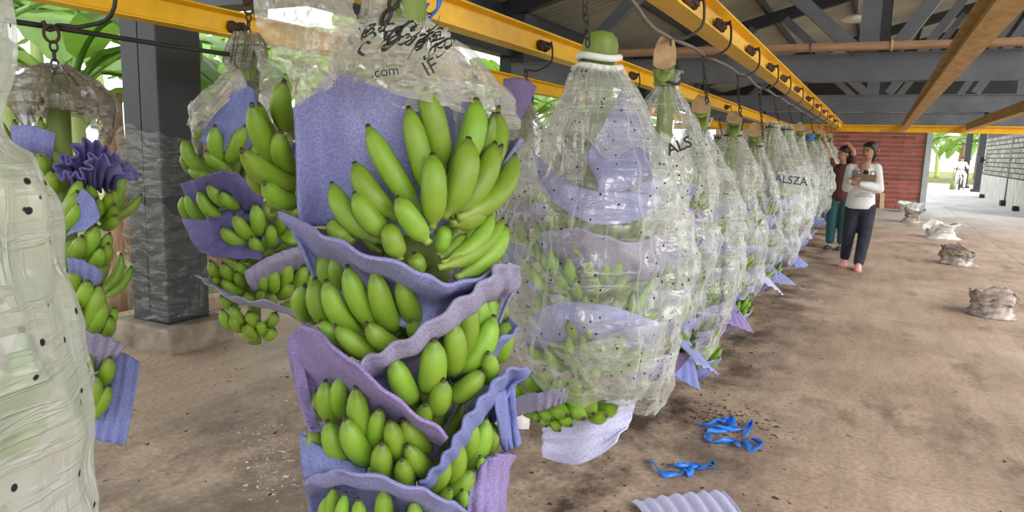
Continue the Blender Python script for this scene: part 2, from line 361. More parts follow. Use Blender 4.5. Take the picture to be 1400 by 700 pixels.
gr = ramp(nt, noise(nt, mapd((1, 1, 1), (7, 2, 0)), 40, 3), [(0.35, (0.75, 0.75, 0.75)), (0.65, (1.18, 1.18, 1.18))]); base = mixc(nt, 0.7, base, gr, 'MULTIPLY')
# greyer concrete beyond the brown packing area, daylight there put into a paler colour
mry = N(nt, 'ShaderNodeMapRange'); nt.links.new(sx.outputs[1], mry.inputs[0]); mry.inputs[1].default_value = 15.0; mry.inputs[2].default_value = 22.0
base = mixc(nt, mry.outputs[0], base, ramp(nt, noise(nt, mapd((1, 0.5, 1)), 0.8, 6, 0.6), [(0.3, (0.34, 0.33, 0.31)), (0.7, (0.52, 0.51, 0.49))]))
nt.links.new(base, b.inputs['Base Color'])
rg = ramp(nt, noise(nt, mapd((1, 0.6, 1)), 1.7, 5), [(0.35, (0.42,)*3), (0.65, (0.75,)*3)]); nt.links.new(rg, b.inputs['Roughness'])
bump(nt, b, noise(nt, mapd((1, 1, 1)), 25, 6, 0.7), 0.35, 0.01)
nt, b, o = nodes('ground_earth'); g = nt.nodes.new('ShaderNodeNewGeometry')
n1 = N(nt, 'ShaderNodeTexNoise', i_Scale=1.6, i_Detail=8.0); nt.links.new(g.outputs['Position'], n1.inputs['Vector'])
n2 = N(nt, 'ShaderNodeTexNoise', i_Scale=14.0, i_Detail=6.0); nt.links.new(g.outputs['Position'], n2.inputs['Vector'])
c = ramp(nt, n1.outputs[0], [(0.35, (0.20, 0.15, 0.08)), (0.52, (0.24, 0.25, 0.08)), (0.7, (0.34, 0.32, 0.14))])
c = mixc(nt, 0.8, c, ramp(nt, n2.outputs[0], [(0.3, (0.45, 0.42, 0.4)), (0.7, (1.35, 1.3, 1.2))]), 'MULTIPLY'); nt.links.new(c, b.inputs['Base Color']); b.inputs['Roughness'].default_value = 0.95
plain('grass', (0.16, 0.22, 0.04), (0.36, 0.36, 0.11), 2, 0.7, 0)

# =================================================================== THE SETTING
XL, XR, Y0, Y1 = -4.75, 8.0, -4.0, 50.0
fl = tag(MB().box((XL-0.1, Y0, -0.30), (XR, Y1, -0.012)).build('floor', M['mortar_dark']), 'worn brown concrete floor of the packing shed', None, kind='structure')
ys = [-4, 0.15, 3.42, 6.9, 10.3, 13.7, 17.1, 20.5, 24, 29, 34, 39, 44, 50]; xs = [-4.75, 1.9, 8.0]
for i in range(len(ys)-1):
    for j in range(len(xs)-1):
        g_ = 0.003
        MB().box((xs[j]+g_, ys[i]+g_, -0.10), (xs[j+1]-g_, ys[i+1]-g_, 0.0)).build('slab', M['floor_concrete'], fl)
tag(MB().box((-60, -20, -0.34), (70, 110, -0.10)).build('ground', M['ground_earth']), 'littered earth and grass outside the shed', None, kind='structure')
k = bevel(MB().box((-4.93, -3.0, -0.1), (-4.77, 23.5, 0.10)).build('trim_1', M['kerb']), 0.012); tag(k, 'pale kerb along the edge of the floor', None, kind='structure')

# roof: sheets rising to the right, purlins, trusses
def roof_z(X): return 3.20+0.27*(X+4.9) if X < 4.2 else 3.20+0.27*9.1-0.27*(X-4.2)
ceil = empty('ceiling', (0, 10, roof_z(0))); tag(ceil, 'pitched roof of grey ribbed metal sheets', None, kind='structure')
def ribbed(x0, x1, y0, y1):
    b_ = MB(); prof = []; yy = y0
    while yy < y1-0.02:
        prof += [(yy, 0), (yy+0.10, 0), (yy+0.115, 0.022), (yy+0.145, 0.022), (yy+0.16, 0)]; yy += 0.16
    V = []
    for t in (0, 0.012):
        for X in (x0, x1):
            for y_, z_ in prof: V.append((X, y_, roof_z(X)+z_+t))
    n = len(prof); F = []
    for i in range(n-1):
        F.append((i, i+1, n+i+1, n+i)); F.append((2*n+i, 3*n+i, 3*n+i+1, 2*n+i+1))
    F += [(0, n, 3*n, 2*n), (n-1, 3*n-1, 4*n-1, 2*n-1)]
    return V, F
for X0, X1 in ((-5.6, 4.2), (4.2, 4.8)):
    yy = -2.6
    while yy < 23.5:
        V, F = ribbed(X0, X1, yy, yy+0.955); mobj('roof_sheet', V, F, M['roof_sheet'], ceil, smooth=False); yy += 0.96
for X in (-4.6, -3.3, -2.0, -0.7, 0.6, 1.9, 3.2, 4.1, 4.7):
    MB().box((X-0.03, -2.6, roof_z(X)-0.13), (X+0.03, 23.6, roof_z(X)-0.008)).build('purlin', M['steel_dark'], ceil)
BAY = [-1.9, 3.15, 8.25, 13.6, 18.8]
bay_words = ['behind the camera', 'over the near plinth', 'beside the bamboo pole', 'third from the camera', 'nearest the brick wall']
for i, Y in enumerate(BAY):
    t = thing('roof_truss', 'dark grey steel roof truss with deep bottom beam, '+bay_words[i], 'truss', (0, Y, 2.17))
    ic = MB(); XA, XB = -4.25, 4.6
    ic.box((XA, Y-0.09, 2.17), (XB, Y+0.09, 2.185)).box((XA, Y-0.09, 2.43), (XB, Y+0.09, 2.445)).box((XA, Y-0.075, 2.185), (XB, Y+0.075, 2.43))
    ic.build('bottom_beam', M['steel_grey'], t)
    MB().bar((-4.9, Y, roof_z(-4.9)-0.24), (4.2, Y, roof_z(4.2)-0.24), 0.12, 0.2).build('rafter', M['steel_dark'], t)
    MB().bar((4.2, Y, roof_z(4.2)-0.24), (4.8, Y, roof_z(4.8)-0.24), 0.12, 0.2).build('rafter', M['steel_dark'], t)
    for X in (-0.17, 2.6):
        zt = roof_z(X)-0.3
        p_ = MB().box((X-0.13, Y-0.07, 2.445), (X+0.05, Y+0.07, zt)).build('post', M['steel_grey'], t)
        MB().box((X+0.055, Y-0.05, 2.445), (X+0.13, Y+0.05, zt)).build('post', M['steel_dark'], t)
    for xa, xb in ((-0.30, -1.7), (0.02, 1.35), (-3.4, -2.2), (1.25, 2.5), (2.8, 3.9)):
        za, zb = (2.46, roof_z(xb)-0.32)
        MB().bar((xa, Y, za), (xb, Y, zb), 0.13, 0.15, (0, 1, 0)).build('diagonal', M['steel_grey'], t)
eb = tag(MB().box((-4.40, -2.4, 2.52), (-4.22, 23.4, 2.74)).build('eave_beam', M['steel_dark']), 'long dark steel beam along the open left side of the shed', 'beam')
eb2 = tag(MB().box((-4.52, -2.4, 3.02), (-4.38, 23.4, 3.16)).build('eave_purlin', M['steel_dark']), 'dark steel purlin under the left edge of the roof', 'beam')

def column(Xc, Yc, wrap, label):
    t = thing('steel_column', label, 'column', (Xc, Yc, 0.16)); s = 0.175
    MB().box((Xc-s, Yc-0.17, 0.16), (Xc+s, Yc+0.17, 0.175)).box((Xc-s+0.004, Yc-0.165, 0.175), (Xc-0.008, Yc+0.165, 3.05)).build('channel', M['steel_dark'], t)
    bevel(MB().box((Xc-0.004, Yc-0.165, 0.175), (Xc+s-0.004, Yc+0.165, 3.05)).build('channel', M['steel_dark'], t), 0.008)
    if wrap:
        for (z0, z1, wd, sd_) in ((0.20, 0.97, 0.19, 3), (1.02, 1.42, 0.20, 9)):
            nz, nt_ = 46, 72; G = np.zeros((nz, nt_, 3))
            for i in range(nz):
                for j in range(nt_):
                    a = 2*math.pi*j/nt_; ca, sa = math.cos(a), math.sin(a); kk = 1/max(abs(ca), abs(sa))
                    G[i, j] = (Xc+ca*kk*wd, Yc+sa*kk*(wd-0.005), z0+(z1-z0)*i/(nz-1))
            d = 0.010*np.abs(sn(G, (9, 9, 5), sd_))+0.010*np.abs(sn(G, (5, 5, 22), sd_+1))
            ctr = np.array([Xc, Yc, 0]); dirv = G-ctr; dirv[..., 2] = 0; dirv /= np.linalg.norm(dirv, axis=2)[..., None]
            G += dirv*d[..., None]; G[..., 2] += 0.05*sn(G, (4, 4, 0.3), sd_+7)*np.linspace(-0.3, 1, nz)[:, None]
            mobj('plastic_wrap', G.reshape(-1, 3), grid_faces(nz, nt_, True), M['film_wrap'], t)
    return t
def plinth(Xc, Yc, label):
    b_ = MB().box((Xc-0.30, Yc-0.26, -0.02), (Xc+0.30, Yc+0.26, 0.17))
    o = bevel(b_.build('concrete_plinth', M['concrete_block']), 0.02); tag(o, label, 'plinth')
words = ['nearest', 'second', 'third', 'fourth']
for i, Y in enumerate((3.20, 8.35, 13.6, 18.8)):
    column(-4.25, Y, i == 0, ['dark grey steel column wrapped in clear plastic film beside the left bunches', 'dark steel column seen between the bunches beyond the main bunch', 'dark steel column far along the left side, third in its line', 'dark steel column at the far left, last in its line'][i])
    plinth(-4.25, Y, ['stained concrete plinth under the film-wrapped steel column', 'concrete plinth of the second left column, hidden behind bunches', 'concrete plinth under the third left column', 'concrete plinth under the farthest left column'][i])

# overhead rails
def rail(Xc, ya, yb, mat, label, z0=1.965, wd=0.11, ht=0.135, name='overhead_rail'):
    t = thing(name, label, 'rail', (Xc, (ya+yb)/2, z0))
    h = wd/2; f = 0.016
    prof = [(-h, 0), (h, 0), (h, f*0.6), (0.008, f*1.3), (0.008, ht-f*1.3), (h, ht-f*0.6), (h, ht), (-h, ht), (-h, ht-f*0.6), (-0.008, ht-f*1.3), (-0.008, f*1.3), (-h, f*0.6)]
    V = [(Xc+x_, y_, z0+z_) for y_ in (ya, yb) for x_, z_ in prof]; n = len(prof)
    F = [(i, (i+1) % n, n+(i+1) % n, n+i) for i in range(n)]
    F += [(0, 1, 2, 11), (5, 6, 7, 8), (3, 4, 9, 10), (11, 2, 3, 10), (8, 9, 4, 5)]; F += [tuple(n+i for i in f_[::-1]) for f_ in F[-5:]]
    mobj('i_beam', V, F, mat, t, smooth=False)
    for Y in BAY:
        if ya < Y < yb: MB().box((Xc-0.03, Y-0.03, z0+ht), (Xc+0.03, Y+0.03, 2.17)).build('hanger', M['steel_dark'], t)
    return t
rail(-0.79, -3.0, 16.45, M['rail_yellow'], 'yellow overhead rail above the row of bagged bunches')
rail(-1.92, -3.0, 19.0, M['rail_yellow'], 'yellow overhead rail behind the bagged row, second from the left')
rail(-3.30, -3.0, 19.0, M['rail_yellow'], 'yellow overhead rail nearest the left columns')
rail(0.37, -1.0, 16.45, M['rail_ochre'], 'dusty ochre overhead rail crossing the upper right corner')
rail(1.44, -1.0, 16.45, M['rail_ochre'], 'dusty ochre overhead rail farthest right, low near the yellow cross beam')
cb = thing('cross_beam', 'yellow steel cross beam where the overhead rails end', 'beam', (1.5, 16.52, 1.93))
MB().box((-4.3, 16.46, 1.93), (4.5, 16.58, 1.95)).box((-4.3, 16.505, 1.95), (4.5, 16.535, 2.05)).box((-4.3, 16.46, 2.05), (4.5, 16.58, 2.07)).build('i_beam', M['rail_yellow'], cb)
for X in (-4.0, 2.5, 4.4): MB().box((X-0.03, 16.5, 2.07), (X+0.03, 16.54, roof_z(X)-0.1)).build('hanger', M['steel_dark'], cb)
# bamboo pole
bp = thing('bamboo_pole', 'brown bamboo pole tied across the truss posts', 'pole', (1.0, 8.05, 2.52))
pl, pr_ = at_y(800, 74, 8.06), at_y(1420, 56.5, 8.06); pts = [pl+(pr_-pl)*t for t in np.linspace(0, 1, 121)]
rr = [0.047-0.006*i/120+(0.005 if i % 13 == 0 else 0) for i in range(121)]
MB().tube(pts, rr, 12).build('pole', M['bamboo'], bp, smooth=True)
for px in (1108, 1218, 1330):
    c0 = at_y(px, 66-(px-1100)*0.03, 8.06)
    MB().tube([c0+np.array([0.012*math.sin(a*0.11), 0.05*math.cos(a), 0.05*math.sin(a)]) for a in np.linspace(0, 25, 90)], 0.006, 5).build('lashing', M['wire'] if px < 1150 else M['timber_pale'], bp)
lm = thing('ceiling_lamp', 'small white round lamp under the roof', 'lamp', at_y(1170, 26, 12.6))
c0 = at_y(1170, 26, 12.6); MB().lathe([(0.02, c0[2]+0.07), (0.17, c0[2]+0.03), (0.23, c0[2]+0.0), (0.20, c0[2]-0.03), (0.05, c0[2]-0.045)], c0[0], c0[1], 24).build('shade', M['lamp_white'], lm, True)
MB().tube([c0+[0, 0, 0.06], [c0[0], c0[1], roof_z(c0[0])-0.01]], 0.008, 6).build('stem', M['steel_dark'], lm)

# red brick wall with a metal door frame
WY = 22.7
wb = tag(MB().box((-4.6, WY+0.02, 0), (1.10, WY+0.2, 2.75)).build('wall_back', M['mortar_pink']), 'red brick wall at the end of the shed', None, kind='structure')
gp = MB()
for xa, xb in ((-5.4, 4.2), (4.2, 4.75)):
    gp.add([(x_, y_, z_) for y_ in (23.3, 23.36) for x_, z_ in ((xa, 2.22), (xb, 2.22), (xb, roof_z(xb)), (xa, roof_z(xa)))], [(0, 1, 2, 3), (7, 6, 5, 4), (0, 4, 5, 1), (1, 5, 6, 2), (2, 6, 7, 3), (3, 7, 4, 0)])
tag(gp.build('wall_gable', M['steel_black']), 'dark cladding closing the gable above the brick wall', None, kind='structure')
rnd = random.Random(4)
zc = 0.0; row = 0
while zc < 2.15:
    x_ = 1.08-(0.28 if row % 2 else 0.55)
    edges = [1.08]
    while x_ > -2.4: edges.append(x_); x_ -= 0.56
    edges.append(-2.4)
    for a_, b_ in zip(edges[:-1], edges[1:]):
        key = round(a_-b_, 2)
        MB().box((b_+0.012, WY-0.012+rnd.uniform(-0.004, 0.004), zc+0.018), (a_-0.012, WY+0.05, zc+0.112)).build('brick', M['brick_red'], wb)
    zc += 0.128; row += 1
MB().box((1.10, WY-0.06, 0), (1.24, WY+0.2, 2.6)).build('door_1', M['frame_metal']); tag(bpy.data.objects['door_1'], 'grey metal frame at the end of the brick wall', None, kind='structure')
# right wall of grey blocks above a plaster base
WX = 3.74
wr = tag(MB().box((WX+0.03, 22.0, 0.0), (WX+0.25, 34.3, 3.2)).build('wall_right', M['mortar_dark']), 'weathered grey block wall with plaster base', None, kind='structure')
MB().box((WX-0.01, 22.0, 0.0), (WX+0.035, 34.3, 0.88)).build('plaster_base', M['plaster'], wr)
zc = 0.90; row = 0
while zc < 2.2:
    y_ = 23.6+(0.35 if row % 2 else 0)
    while y_ < 34.2:
        y2 = min(y_+0.70, 34.3); MB().box((WX+rnd.uniform(-0.008, 0.008), y_+0.02, zc+0.022), (WX+0.06, y2-0.02, zc+0.145)).build('block', M['block_grey'], wr); y_ += 0.70
    zc += 0.155; row += 1
pp = thing('wall_pipe', 'thin pale pipe running down the block wall', 'pipe', (WX-0.03, 27.6, 0))
MB().tube([(WX-0.035, 27.6, 0.05), (WX-0.035, 27.6, 0.9)], 0.02, 8).build('lower_pipe', M['steel_grey'], pp, True)
MB().tube([(WX-0.035, 27.6, 0.9), (WX-0.035, 27.6, 3.0)], 0.022, 8).build('upper_pipe', M['plaster'], pp, True)
bevel(MB().box((WX-0.16, 27.45, 0), (WX-0.005, 27.75, 0.18)).build('foot_block', M['steel_black'], pp), 0.02)
for y_, l_ in ((32.6, 'black block on the floor at the far corner of the block wall'), (24.9, 'dark block at the foot of the block wall near the picture edge')):
    o = bevel(MB().box((WX-0.18, y_, 0), (WX-0.03, y_+0.2, 0.15)).build('foot_block', M['steel_black']), 0.03); tag(o, l_, 'block')
sp_ = thing('wall_speaker', 'small black box hung high on the corner of the block wall', 'speaker', (WX-0.1, 33.8, 1.35))
bevel(MB().box((WX-0.22, 33.7, 1.34), (WX-0.06, 33.9, 1.58)).build('case', M['steel_black'], sp_), 0.03)
MB().bar((WX-0.07, 33.82, 1.45), (WX+0.0, 33.82, 1.45), 0.05, 0.05).build('bracket', M['steel_black'], sp_)
for (X, Y, l_) in ((4.04, 43.9, 'black steel column in the bright passage, left one of two'), (4.12, 39.1, 'black steel column in the bright passage, right one of two')):
    t = thing('passage_column', l_, 'column', (X, Y, 0))
    s_ = 0.135
    MB().box((X-s_, Y-0.17, 0.0), (X+s_, Y+0.17, 3.4)).build('shaft', M['steel_black'], t)
    bevel(MB().box((X-s_-0.10, Y-0.25, 0), (X+s_+0.10, Y+0.25, 0.12)).build('foot', M['steel_black'], t), 0.03)
po = thing('marker_post', 'short green post standing on the bright passage floor', 'post', on_z(1301, 259))
p0 = on_z(1301, 259); MB().lathe([(0.10, 0), (0.09, 0.32), (0.03, 0.36), (0.025, 1.0), (0.005, 1.02)], p0[0], p0[1], 10).build('post', M['stem_green'], po, True)
pk = tag(MB().bar(on_z(1205.5, 285)+[0, 0.02, 0.0], at_y(1206.5, 264, WY-0.02), 0.12, 0.03, (0, 1, 0)).build('wood_plank', M['timber_pale']), 'pale wooden plank leaning on the brick wall', 'plank')

# =================================================================== BANANA BUNCHES
GB, GS, GT = (0.215, 0.385, 0.036), (0.32, 0.46, 0.09), (0.05, 0.035, 0.015)
def banana_mesh(bend, n, k, name='banana'):
    """finger of unit length along +Z from its stalk, bowed towards +X, five blunt ridges"""
    prof = [(0, .42), (.05, .36), (.10, .40), (.15, .62), (.22, .88), (.34, 1.0), (.5, 1.03), (.64, 1.0), (.76, .92), (.86, .72), (.925, .47), (.955, .30), (.975, .235), (1.0, .20)]
    if k < 14: prof = [prof[i] for i in (0, 2, 4, 6, 8, 10, 12, 13)]
    V, F, Cc = [], [], []
    for i, (t, r) in enumerate(prof):
        x0 = bend*4*t*(1-t); dx = bend*4*(1-2*t); L = math.hypot(1, dx); nx, nz = 1/L, -dx/L
        for j in range(n):
            a = 2*math.pi*j/n+0.3; q = 0.09*r*(1+0.07*math.cos(5*a) if 2 < i < len(prof)-3 else 1)
            V.append((x0+q*math.cos(a)*nx, q*math.sin(a), t+q*math.cos(a)*nz))
            if t < 0.16: c_ = GS
            elif t > 0.97: c_ = GT
            elif t > 0.92: c_ = tuple(0.72*x_ for x_ in GB)
            else:
                kx = 1.0+0.14*math.cos(5*a); c_ = (GB[0]*kx*1.04, GB[1]*kx, GB[2])
            Cc.append(c_)
    K = len(prof); F = grid_faces(K, n, True)+[tuple(range(n))[::-1], tuple((K-1)*n+j for j in range(n))]
    F = [tuple(f) for f in F]
    me = bpy.data.meshes.new(name); me.from_pydata(V, [], F); me.update(); me.materials.append(M['banana'])
    me.polygons.foreach_set('use_smooth', [True]*len(me.polygons))
    a_ = me.color_attributes.new('Col', 'FLOAT_COLOR', 'POINT'); cc = np.ones((len(V), 4)); cc[:, :3] = Cc; a_.data.foreach_set('color', cc.ravel())
    return me
BENDS = [0.03, 0.07, 0.11, 0.16, 0.21, 0.27]
BHI = [banana_mesh(b_, 10, 14) for b_ in BENDS]; BLO = [banana_mesh(b_, 6, 8) for b_ in BENDS]
def banana(hand, p0, p1, out, rad, bend=0.12, lo=False):
    p0, p1, out = (np.asarray(q, float) for q in (p0, p1, out)); d = p1-p0; L = np.linalg.norm(d); z = d/L
    x = out-z*(out@z); x /= np.linalg.norm(x)+1e-9; y = np.cross(z, x); k_ = rad/0.09
    want = bend*L/k_; i = int(np.argmin([abs(want-b_) for b_ in BENDS]))
    o = bpy.data.objects.new('banana', (BLO if lo else BHI)[i]); C.objects.link(o); o.parent = hand
    mt = Matrix.Identity(4); org = p0-ORG[hand.name]
    for a in range(3): mt[a][0] = x[a]*k_; mt[a][1] = y[a]*k_; mt[a][2] = z[a]*L; mt[a][3] = org[a]
    o.matrix_local = mt
    return o
def crown(root, ax, ay, z, a0, a1, r=0.075, ht=0.045):
    """the cushion that joins a hand of fingers to the stalk"""
    V = []; n = 10; k_ = 8
    for i in range(n):
        a = a0+(a1-a0)*i/(n-1); e = math.sin(math.pi*(0.12+0.76*i/(n-1)))
        cx, cy = ax+r*math.cos(a)*0.8, ay+r*math.sin(a)*0.8
        for j in range(k_):
            b_ = 2*math.pi*j/k_; q = r*0.45*math.cos(b_)*e
            V.append((cx+q*math.cos(a), cy+q*math.sin(a), z+ht*math.sin(b_)*e))
    F = grid_faces(n, k_, True)+[tuple(range(k_))[::-1], tuple((n-1)*k_+j for j in range(k_))]
    return mobj('hand', V, F, M['crown'], root)
def auto_hand(root, ax, ay, z, ac, spread, n, rnd, size=1.0, lo=True, r0=0.075, r1=0.175, rise=0.12, rows=2):
    h_ = crown(root, ax, ay, z, ac-spread/2, ac+spread/2)
    for rw in range(rows):
        k_ = n//rows+(n % rows if rw == 0 else 0)
        for i in range(k_):
            a = ac+spread*((i+0.5)/k_-0.5)+rnd.uniform(-.06, .06)
            dirv = np.array([math.cos(a), math.sin(a), 0]); ra = r0+0.015*rw; rb = (r1+0.035*rw+rnd.uniform(-.012, .012))*size
            p0 = np.array([ax, ay, z])+dirv*ra+np.array([0, 0, -0.02*rw])
            a2 = a+rnd.uniform(-.08, .08)+0.1*((i+0.5)/k_-0.5)
            p1 = np.array([ax, ay, z])+np.array([math.cos(a2), math.sin(a2), 0])*rb+np.array([0, 0, (rise-0.055*rw+rnd.uniform(-.02, .02))*size])
            banana(h_, p0, p1, dirv-np.array([0, 0, 0.7]), 0.0175*size*rnd.uniform(.9, 1.1), 0.17+rnd.uniform(-.03, .04), lo)
    return h_
def stalk(root, ax, ay, z0, z1, r0=0.022, r1=0.036, cut=None, lean=(0, 0)):
    pts = [(ax+lean[0]*max(0, t-0.6)*2.5, ay+lean[1]*max(0, t-0.6)*2.5, z0+(z1-z0)*t) for t in np.linspace(0, 1, 14)]
    rr = [r0+(r1-r0)*t for t in np.linspace(0, 1, 14)]
    o = MB().tube(pts, rr, 14).build('stalk', M['stem_green'], root, True)
    if cut is not None:
        c_ = np.array(cut[0]); dv = np.array([0.25, -0.97]); n = 18; rr2 = cut[2]; V = []
        for zz, r_, sh in ((pts[-1][2]-0.05, r1, 0), (c_[2]-0.02, rr2, 0.3*cut[1]), (c_[2], rr2, cut[1]), (c_[2]+0.001, rr2*0.93, cut[1])):
            for j in range(n):
                a = 2*math.pi*j/n; x_, y_ = r_*math.cos(a), r_*math.sin(a); V.append((c_[0]+x_, c_[1]+y_, zz-sh*(x_*dv[0]+y_*dv[1])))
        mobj('stalk_top', V[:3*n], grid_faces(3, n, True), M['stem_green'], o)
        mobj('cut_face', V[2*n:], grid_faces(2, n, True)+[tuple(n+j for j in range(n))], M['stem_cut'], o, smooth=False)
    return o
def cone_sheet(root, ax, ay, zc, ac, spread, seed, mat=None, r_in=0.10, r_out=0.215, h=0.14, tilt=0.0, amp=0.004, freq=8):
    """sheet cupped round one tier of fingers: low inner edge, high rim"""
    ctrl = []
    for i in range(4):
        t = i/3; row = []
        for j in range(7):
            u = j/6-0.5; a = ac+spread*u; r = r_in+(r_out-r_in)*(t**0.6)
            row.append((ax+r*math.cos(a), ay+r*math.sin(a), zc+h*(t-0.25)+tilt*u))
        ctrl.append(row)
    return foam(ctrl, root, seed, amp, freq, 1, 0.006, 0.005, 10, 40, mat)
def bag(root, rows, seed, mat, nz=70, nth=110, neck=0.2, wr=0.010, ragged=0.03, name='plastic_bag', tilt=0.0):
    """film bag: rows of (centre x, centre y, z, radius) from the neck down, pleated at the neck, creased all over"""
    R_ = catmull(np.array(rows, float), nz); rmax = R_[:, 3].max(); th = np.linspace(0, 2*math.pi, nth, endpoint=False)
    G = np.zeros((nz, nth, 3)); rs = np.random.RandomState(seed)
    ph = rs.rand(6)*6.28
    for i in range(nz):
        cx, cy, z, r = R_[i]; wgt = np.clip(1.15-r/rmax, 0.0, 1.0)
        pl_ = sum(a_*np.sin(k_*th+p_+0.5*i/nz) for a_, k_, p_ in ((.25, 7, ph[0]), (.30, 13, ph[1]), (.28, 23, ph[2]), (.2, 34, ph[4])))
        rr = r*(1+neck*wgt*pl_)
        G[i, :, 0] = cx+rr*np.cos(th); G[i, :, 1] = cy+rr*np.sin(th); G[i, :, 2] = z
    nrm = grid_normals(np.concatenate([G, G[:, :1]], 1))[:, :-1]
    cen = np.stack([R_[:, 0], R_[:, 1], R_[:, 2]], 1)[:, None, :]
    sgn = np.sign(((G-cen)*nrm).sum(-1).mean()); nrm = nrm*sgn
    big = sn(G, 2.2, seed+1); cr1 = np.abs(sn(G+0.05*sn(G, 3, seed+9)[..., None], (4.0, 4.0, 2.4), seed+2)); cr2 = np.abs(sn(G, (2.5, 2.5, 7), seed+3)); cr3 = np.abs(sn(G, (9, 9, 5), seed+4))
    amp = np.clip(R_[:, 3]/rmax, 0.25, 1)[:, None]
    G += nrm*((wr*1.2*big+wr*1.6*(0.5-cr1)+wr*0.9*(0.5-cr2)+wr*0.55*(0.5-cr3))*amp)[..., None]
    edge = np.clip((np.arange(nz)-nz*0.82)/(nz*0.18), 0, 1)[:, None]
    G[..., 2] += edge*ragged*(sn(np.stack([np.cos(th), np.sin(th), th*0], -1), 0.9, seed+6)[None, :]+0.35*np.sin(9*th+ph[3])[None, :])
    G[..., 2] += np.clip((np.arange(nz)-nz*0.6)/(nz*0.4), 0, 1)[:, None]*tilt*(np.cos(th)*CR[0]+np.sin(th)*CR[1])[None, :]
    return mobj(name, G.reshape(-1, 3), grid_faces(nz, nth, True), mat, root)
def film_patch(ctrl, seed, nu=40, nv=60, wr=0.008):
    G = patch_grid(ctrl, nu, nv); Nn = grid_normals(G)
    d = wr*sn(G, 5, seed)+wr*1.3*(0.5-np.abs(sn(G, (11, 11, 7), seed+1)))+wr*0.8*(0.5-np.abs(sn(G, (20, 20, 24), seed+2)))+wr*0.5*(0.5-np.abs(sn(G, 45, seed+3)))
    G = G+Nn*d[..., None]; return G.reshape(-1, 3), grid_faces(nu, nv)
def chain_mesh(p, q, link=0.028, wire=0.0032, sag=0.0):
    p, q = np.array(p, float), np.array(q, float); L = np.linalg.norm(q-p); n = max(2, int(L/(link*0.78))); b_ = MB()
    for i in range(n):
        t = (i+0.5)/n; c_ = p+(q-p)*t-np.array([0, 0, sag*4*t*(1-t)]); d = (q-p)/L
        s_ = np.cross(d, (0.3, 0.95, 0.05)) if i % 2 else np.cross(np.cross(d, (0.3, 0.95, 0.05)), d); s_ /= np.linalg.norm(s_)
        b_.tube([c_+d*(link*0.5*math.cos(a))+s_*(link*0.32*math.sin(a)) for a in np.linspace(0, 2*math.pi, 10, endpoint=False)], wire, 5, closed=True)
    return b_
def tie_chain(root, ax, ay, z, r):
    b_ = MB(); n = 14
    for i in range(n):
        a = 2*math.pi*i/n; c_ = np.array([ax+r*math.cos(a), ay+r*math.sin(a), z+0.01*math.sin(2*a)]); d = np.array([-math.sin(a), math.cos(a), 0]); s_ = np.array([0, 0, 1]) if i % 2 else np.array([math.cos(a), math.sin(a), 0])
        b_.tube([c_+d*(r*0.30*math.cos(t))+s_*(0.008*math.sin(t)) for t in np.linspace(0, 2*math.pi, 10, endpoint=False)], 0.003, 5, closed=True)
    return b_
def trolley(Xr, Yt, Xb, Yb, zjoin, zend, label, zr=1.965, side=1, group='trolley hooks'):
    """two-wheel trolley on the rail's flange, a bent hook, a ring and a chain"""
    t = thing('trolley_hook', label, 'hook', (Xr, Yt, zr)); xs_ = Xr+side*0.034
    for dy in (-0.032, 0.032):
        MB().tube([(xs_-side*0.014, Yt+dy, zr+0.052), (xs_-side*0.008, Yt+dy, zr+0.052), (xs_+side*0.016, Yt+dy, zr+0.052)], [0.034, 0.034, 0.024], 14).build('wheel', M['rust'], t, True)
    MB().bar((xs_+side*0.02, Yt-0.05, zr+0.052), (xs_+side*0.02, Yt+0.05, zr+0.052), 0.008, 0.022).bar((xs_+side*0.02, Yt, zr+0.062), (xs_+side*0.048, Yt, zr+0.062), 0.016, 0.016).build('axle_plate', M['rust'], t)
    pts = catmull([(xs_+side*0.045, Yt, zr+0.075), (xs_+side*0.055, Yt, zr+0.02), (xs_+side*0.05, Yt-0.01, zjoin+0.045), ((xs_+side*0.03+Xb)/2, (Yt+Yb)/2, zjoin-0.004), (Xb, Yb+0.008, zjoin-0.004), (Xb, Yb, zjoin-0.012), (Xb, Yb-0.022, zjoin-0.02), (Xb, Yb-0.034, zjoin)], 36)
    MB().tube(pts, 0.0058, 7).build('hook', M['black_iron'], t, True)
    if zend is not None:
        MB().tube([(Xb+0.004, Yb-0.016+0.02*math.cos(a), zjoin-0.03+0.022*math.sin(a)) for a in np.linspace(0, 6.28, 16, endpoint=False)], 0.0042, 6, closed=True).build('ring', M['rust'], t, True)
        chain_mesh((Xb, Yb-0.01, zjoin-0.05), zend).build('chain', M['black_iron'], t, True)
    return t
def text_mesh(name, body, size, origin, right, up, mat, parent, bold=0.0):
    cu = bpy.data.curves.new('text', 'FONT'); cu.body = body; cu.size = size; cu.extrude = 0.0004; cu.offset = bold; cu.resolution_u = 3; cu.align_x = 'CENTER'
    to = bpy.data.objects.new('text', cu); C.objects.link(to); bpy.context.view_layer.update()
    me = bpy.data.meshes.new_from_object(to.evaluated_get(bpy.context.evaluated_depsgraph_get())); bpy.data.objects.remove(to)
    right, up = np.array(right, float), np.array(up, float); V = np.zeros(len(me.vertices)*3); me.vertices.foreach_get('co', V); V = V.reshape(-1, 3)
    nn = np.cross(right, up); W_ = np.array(origin)+V[:, :1]*right+V[:, 1:2]*up+V[:, 2:]*nn
    return mobj(name, W_, [tuple(p.vertices) for p in me.polygons], mat, parent, smooth=False)

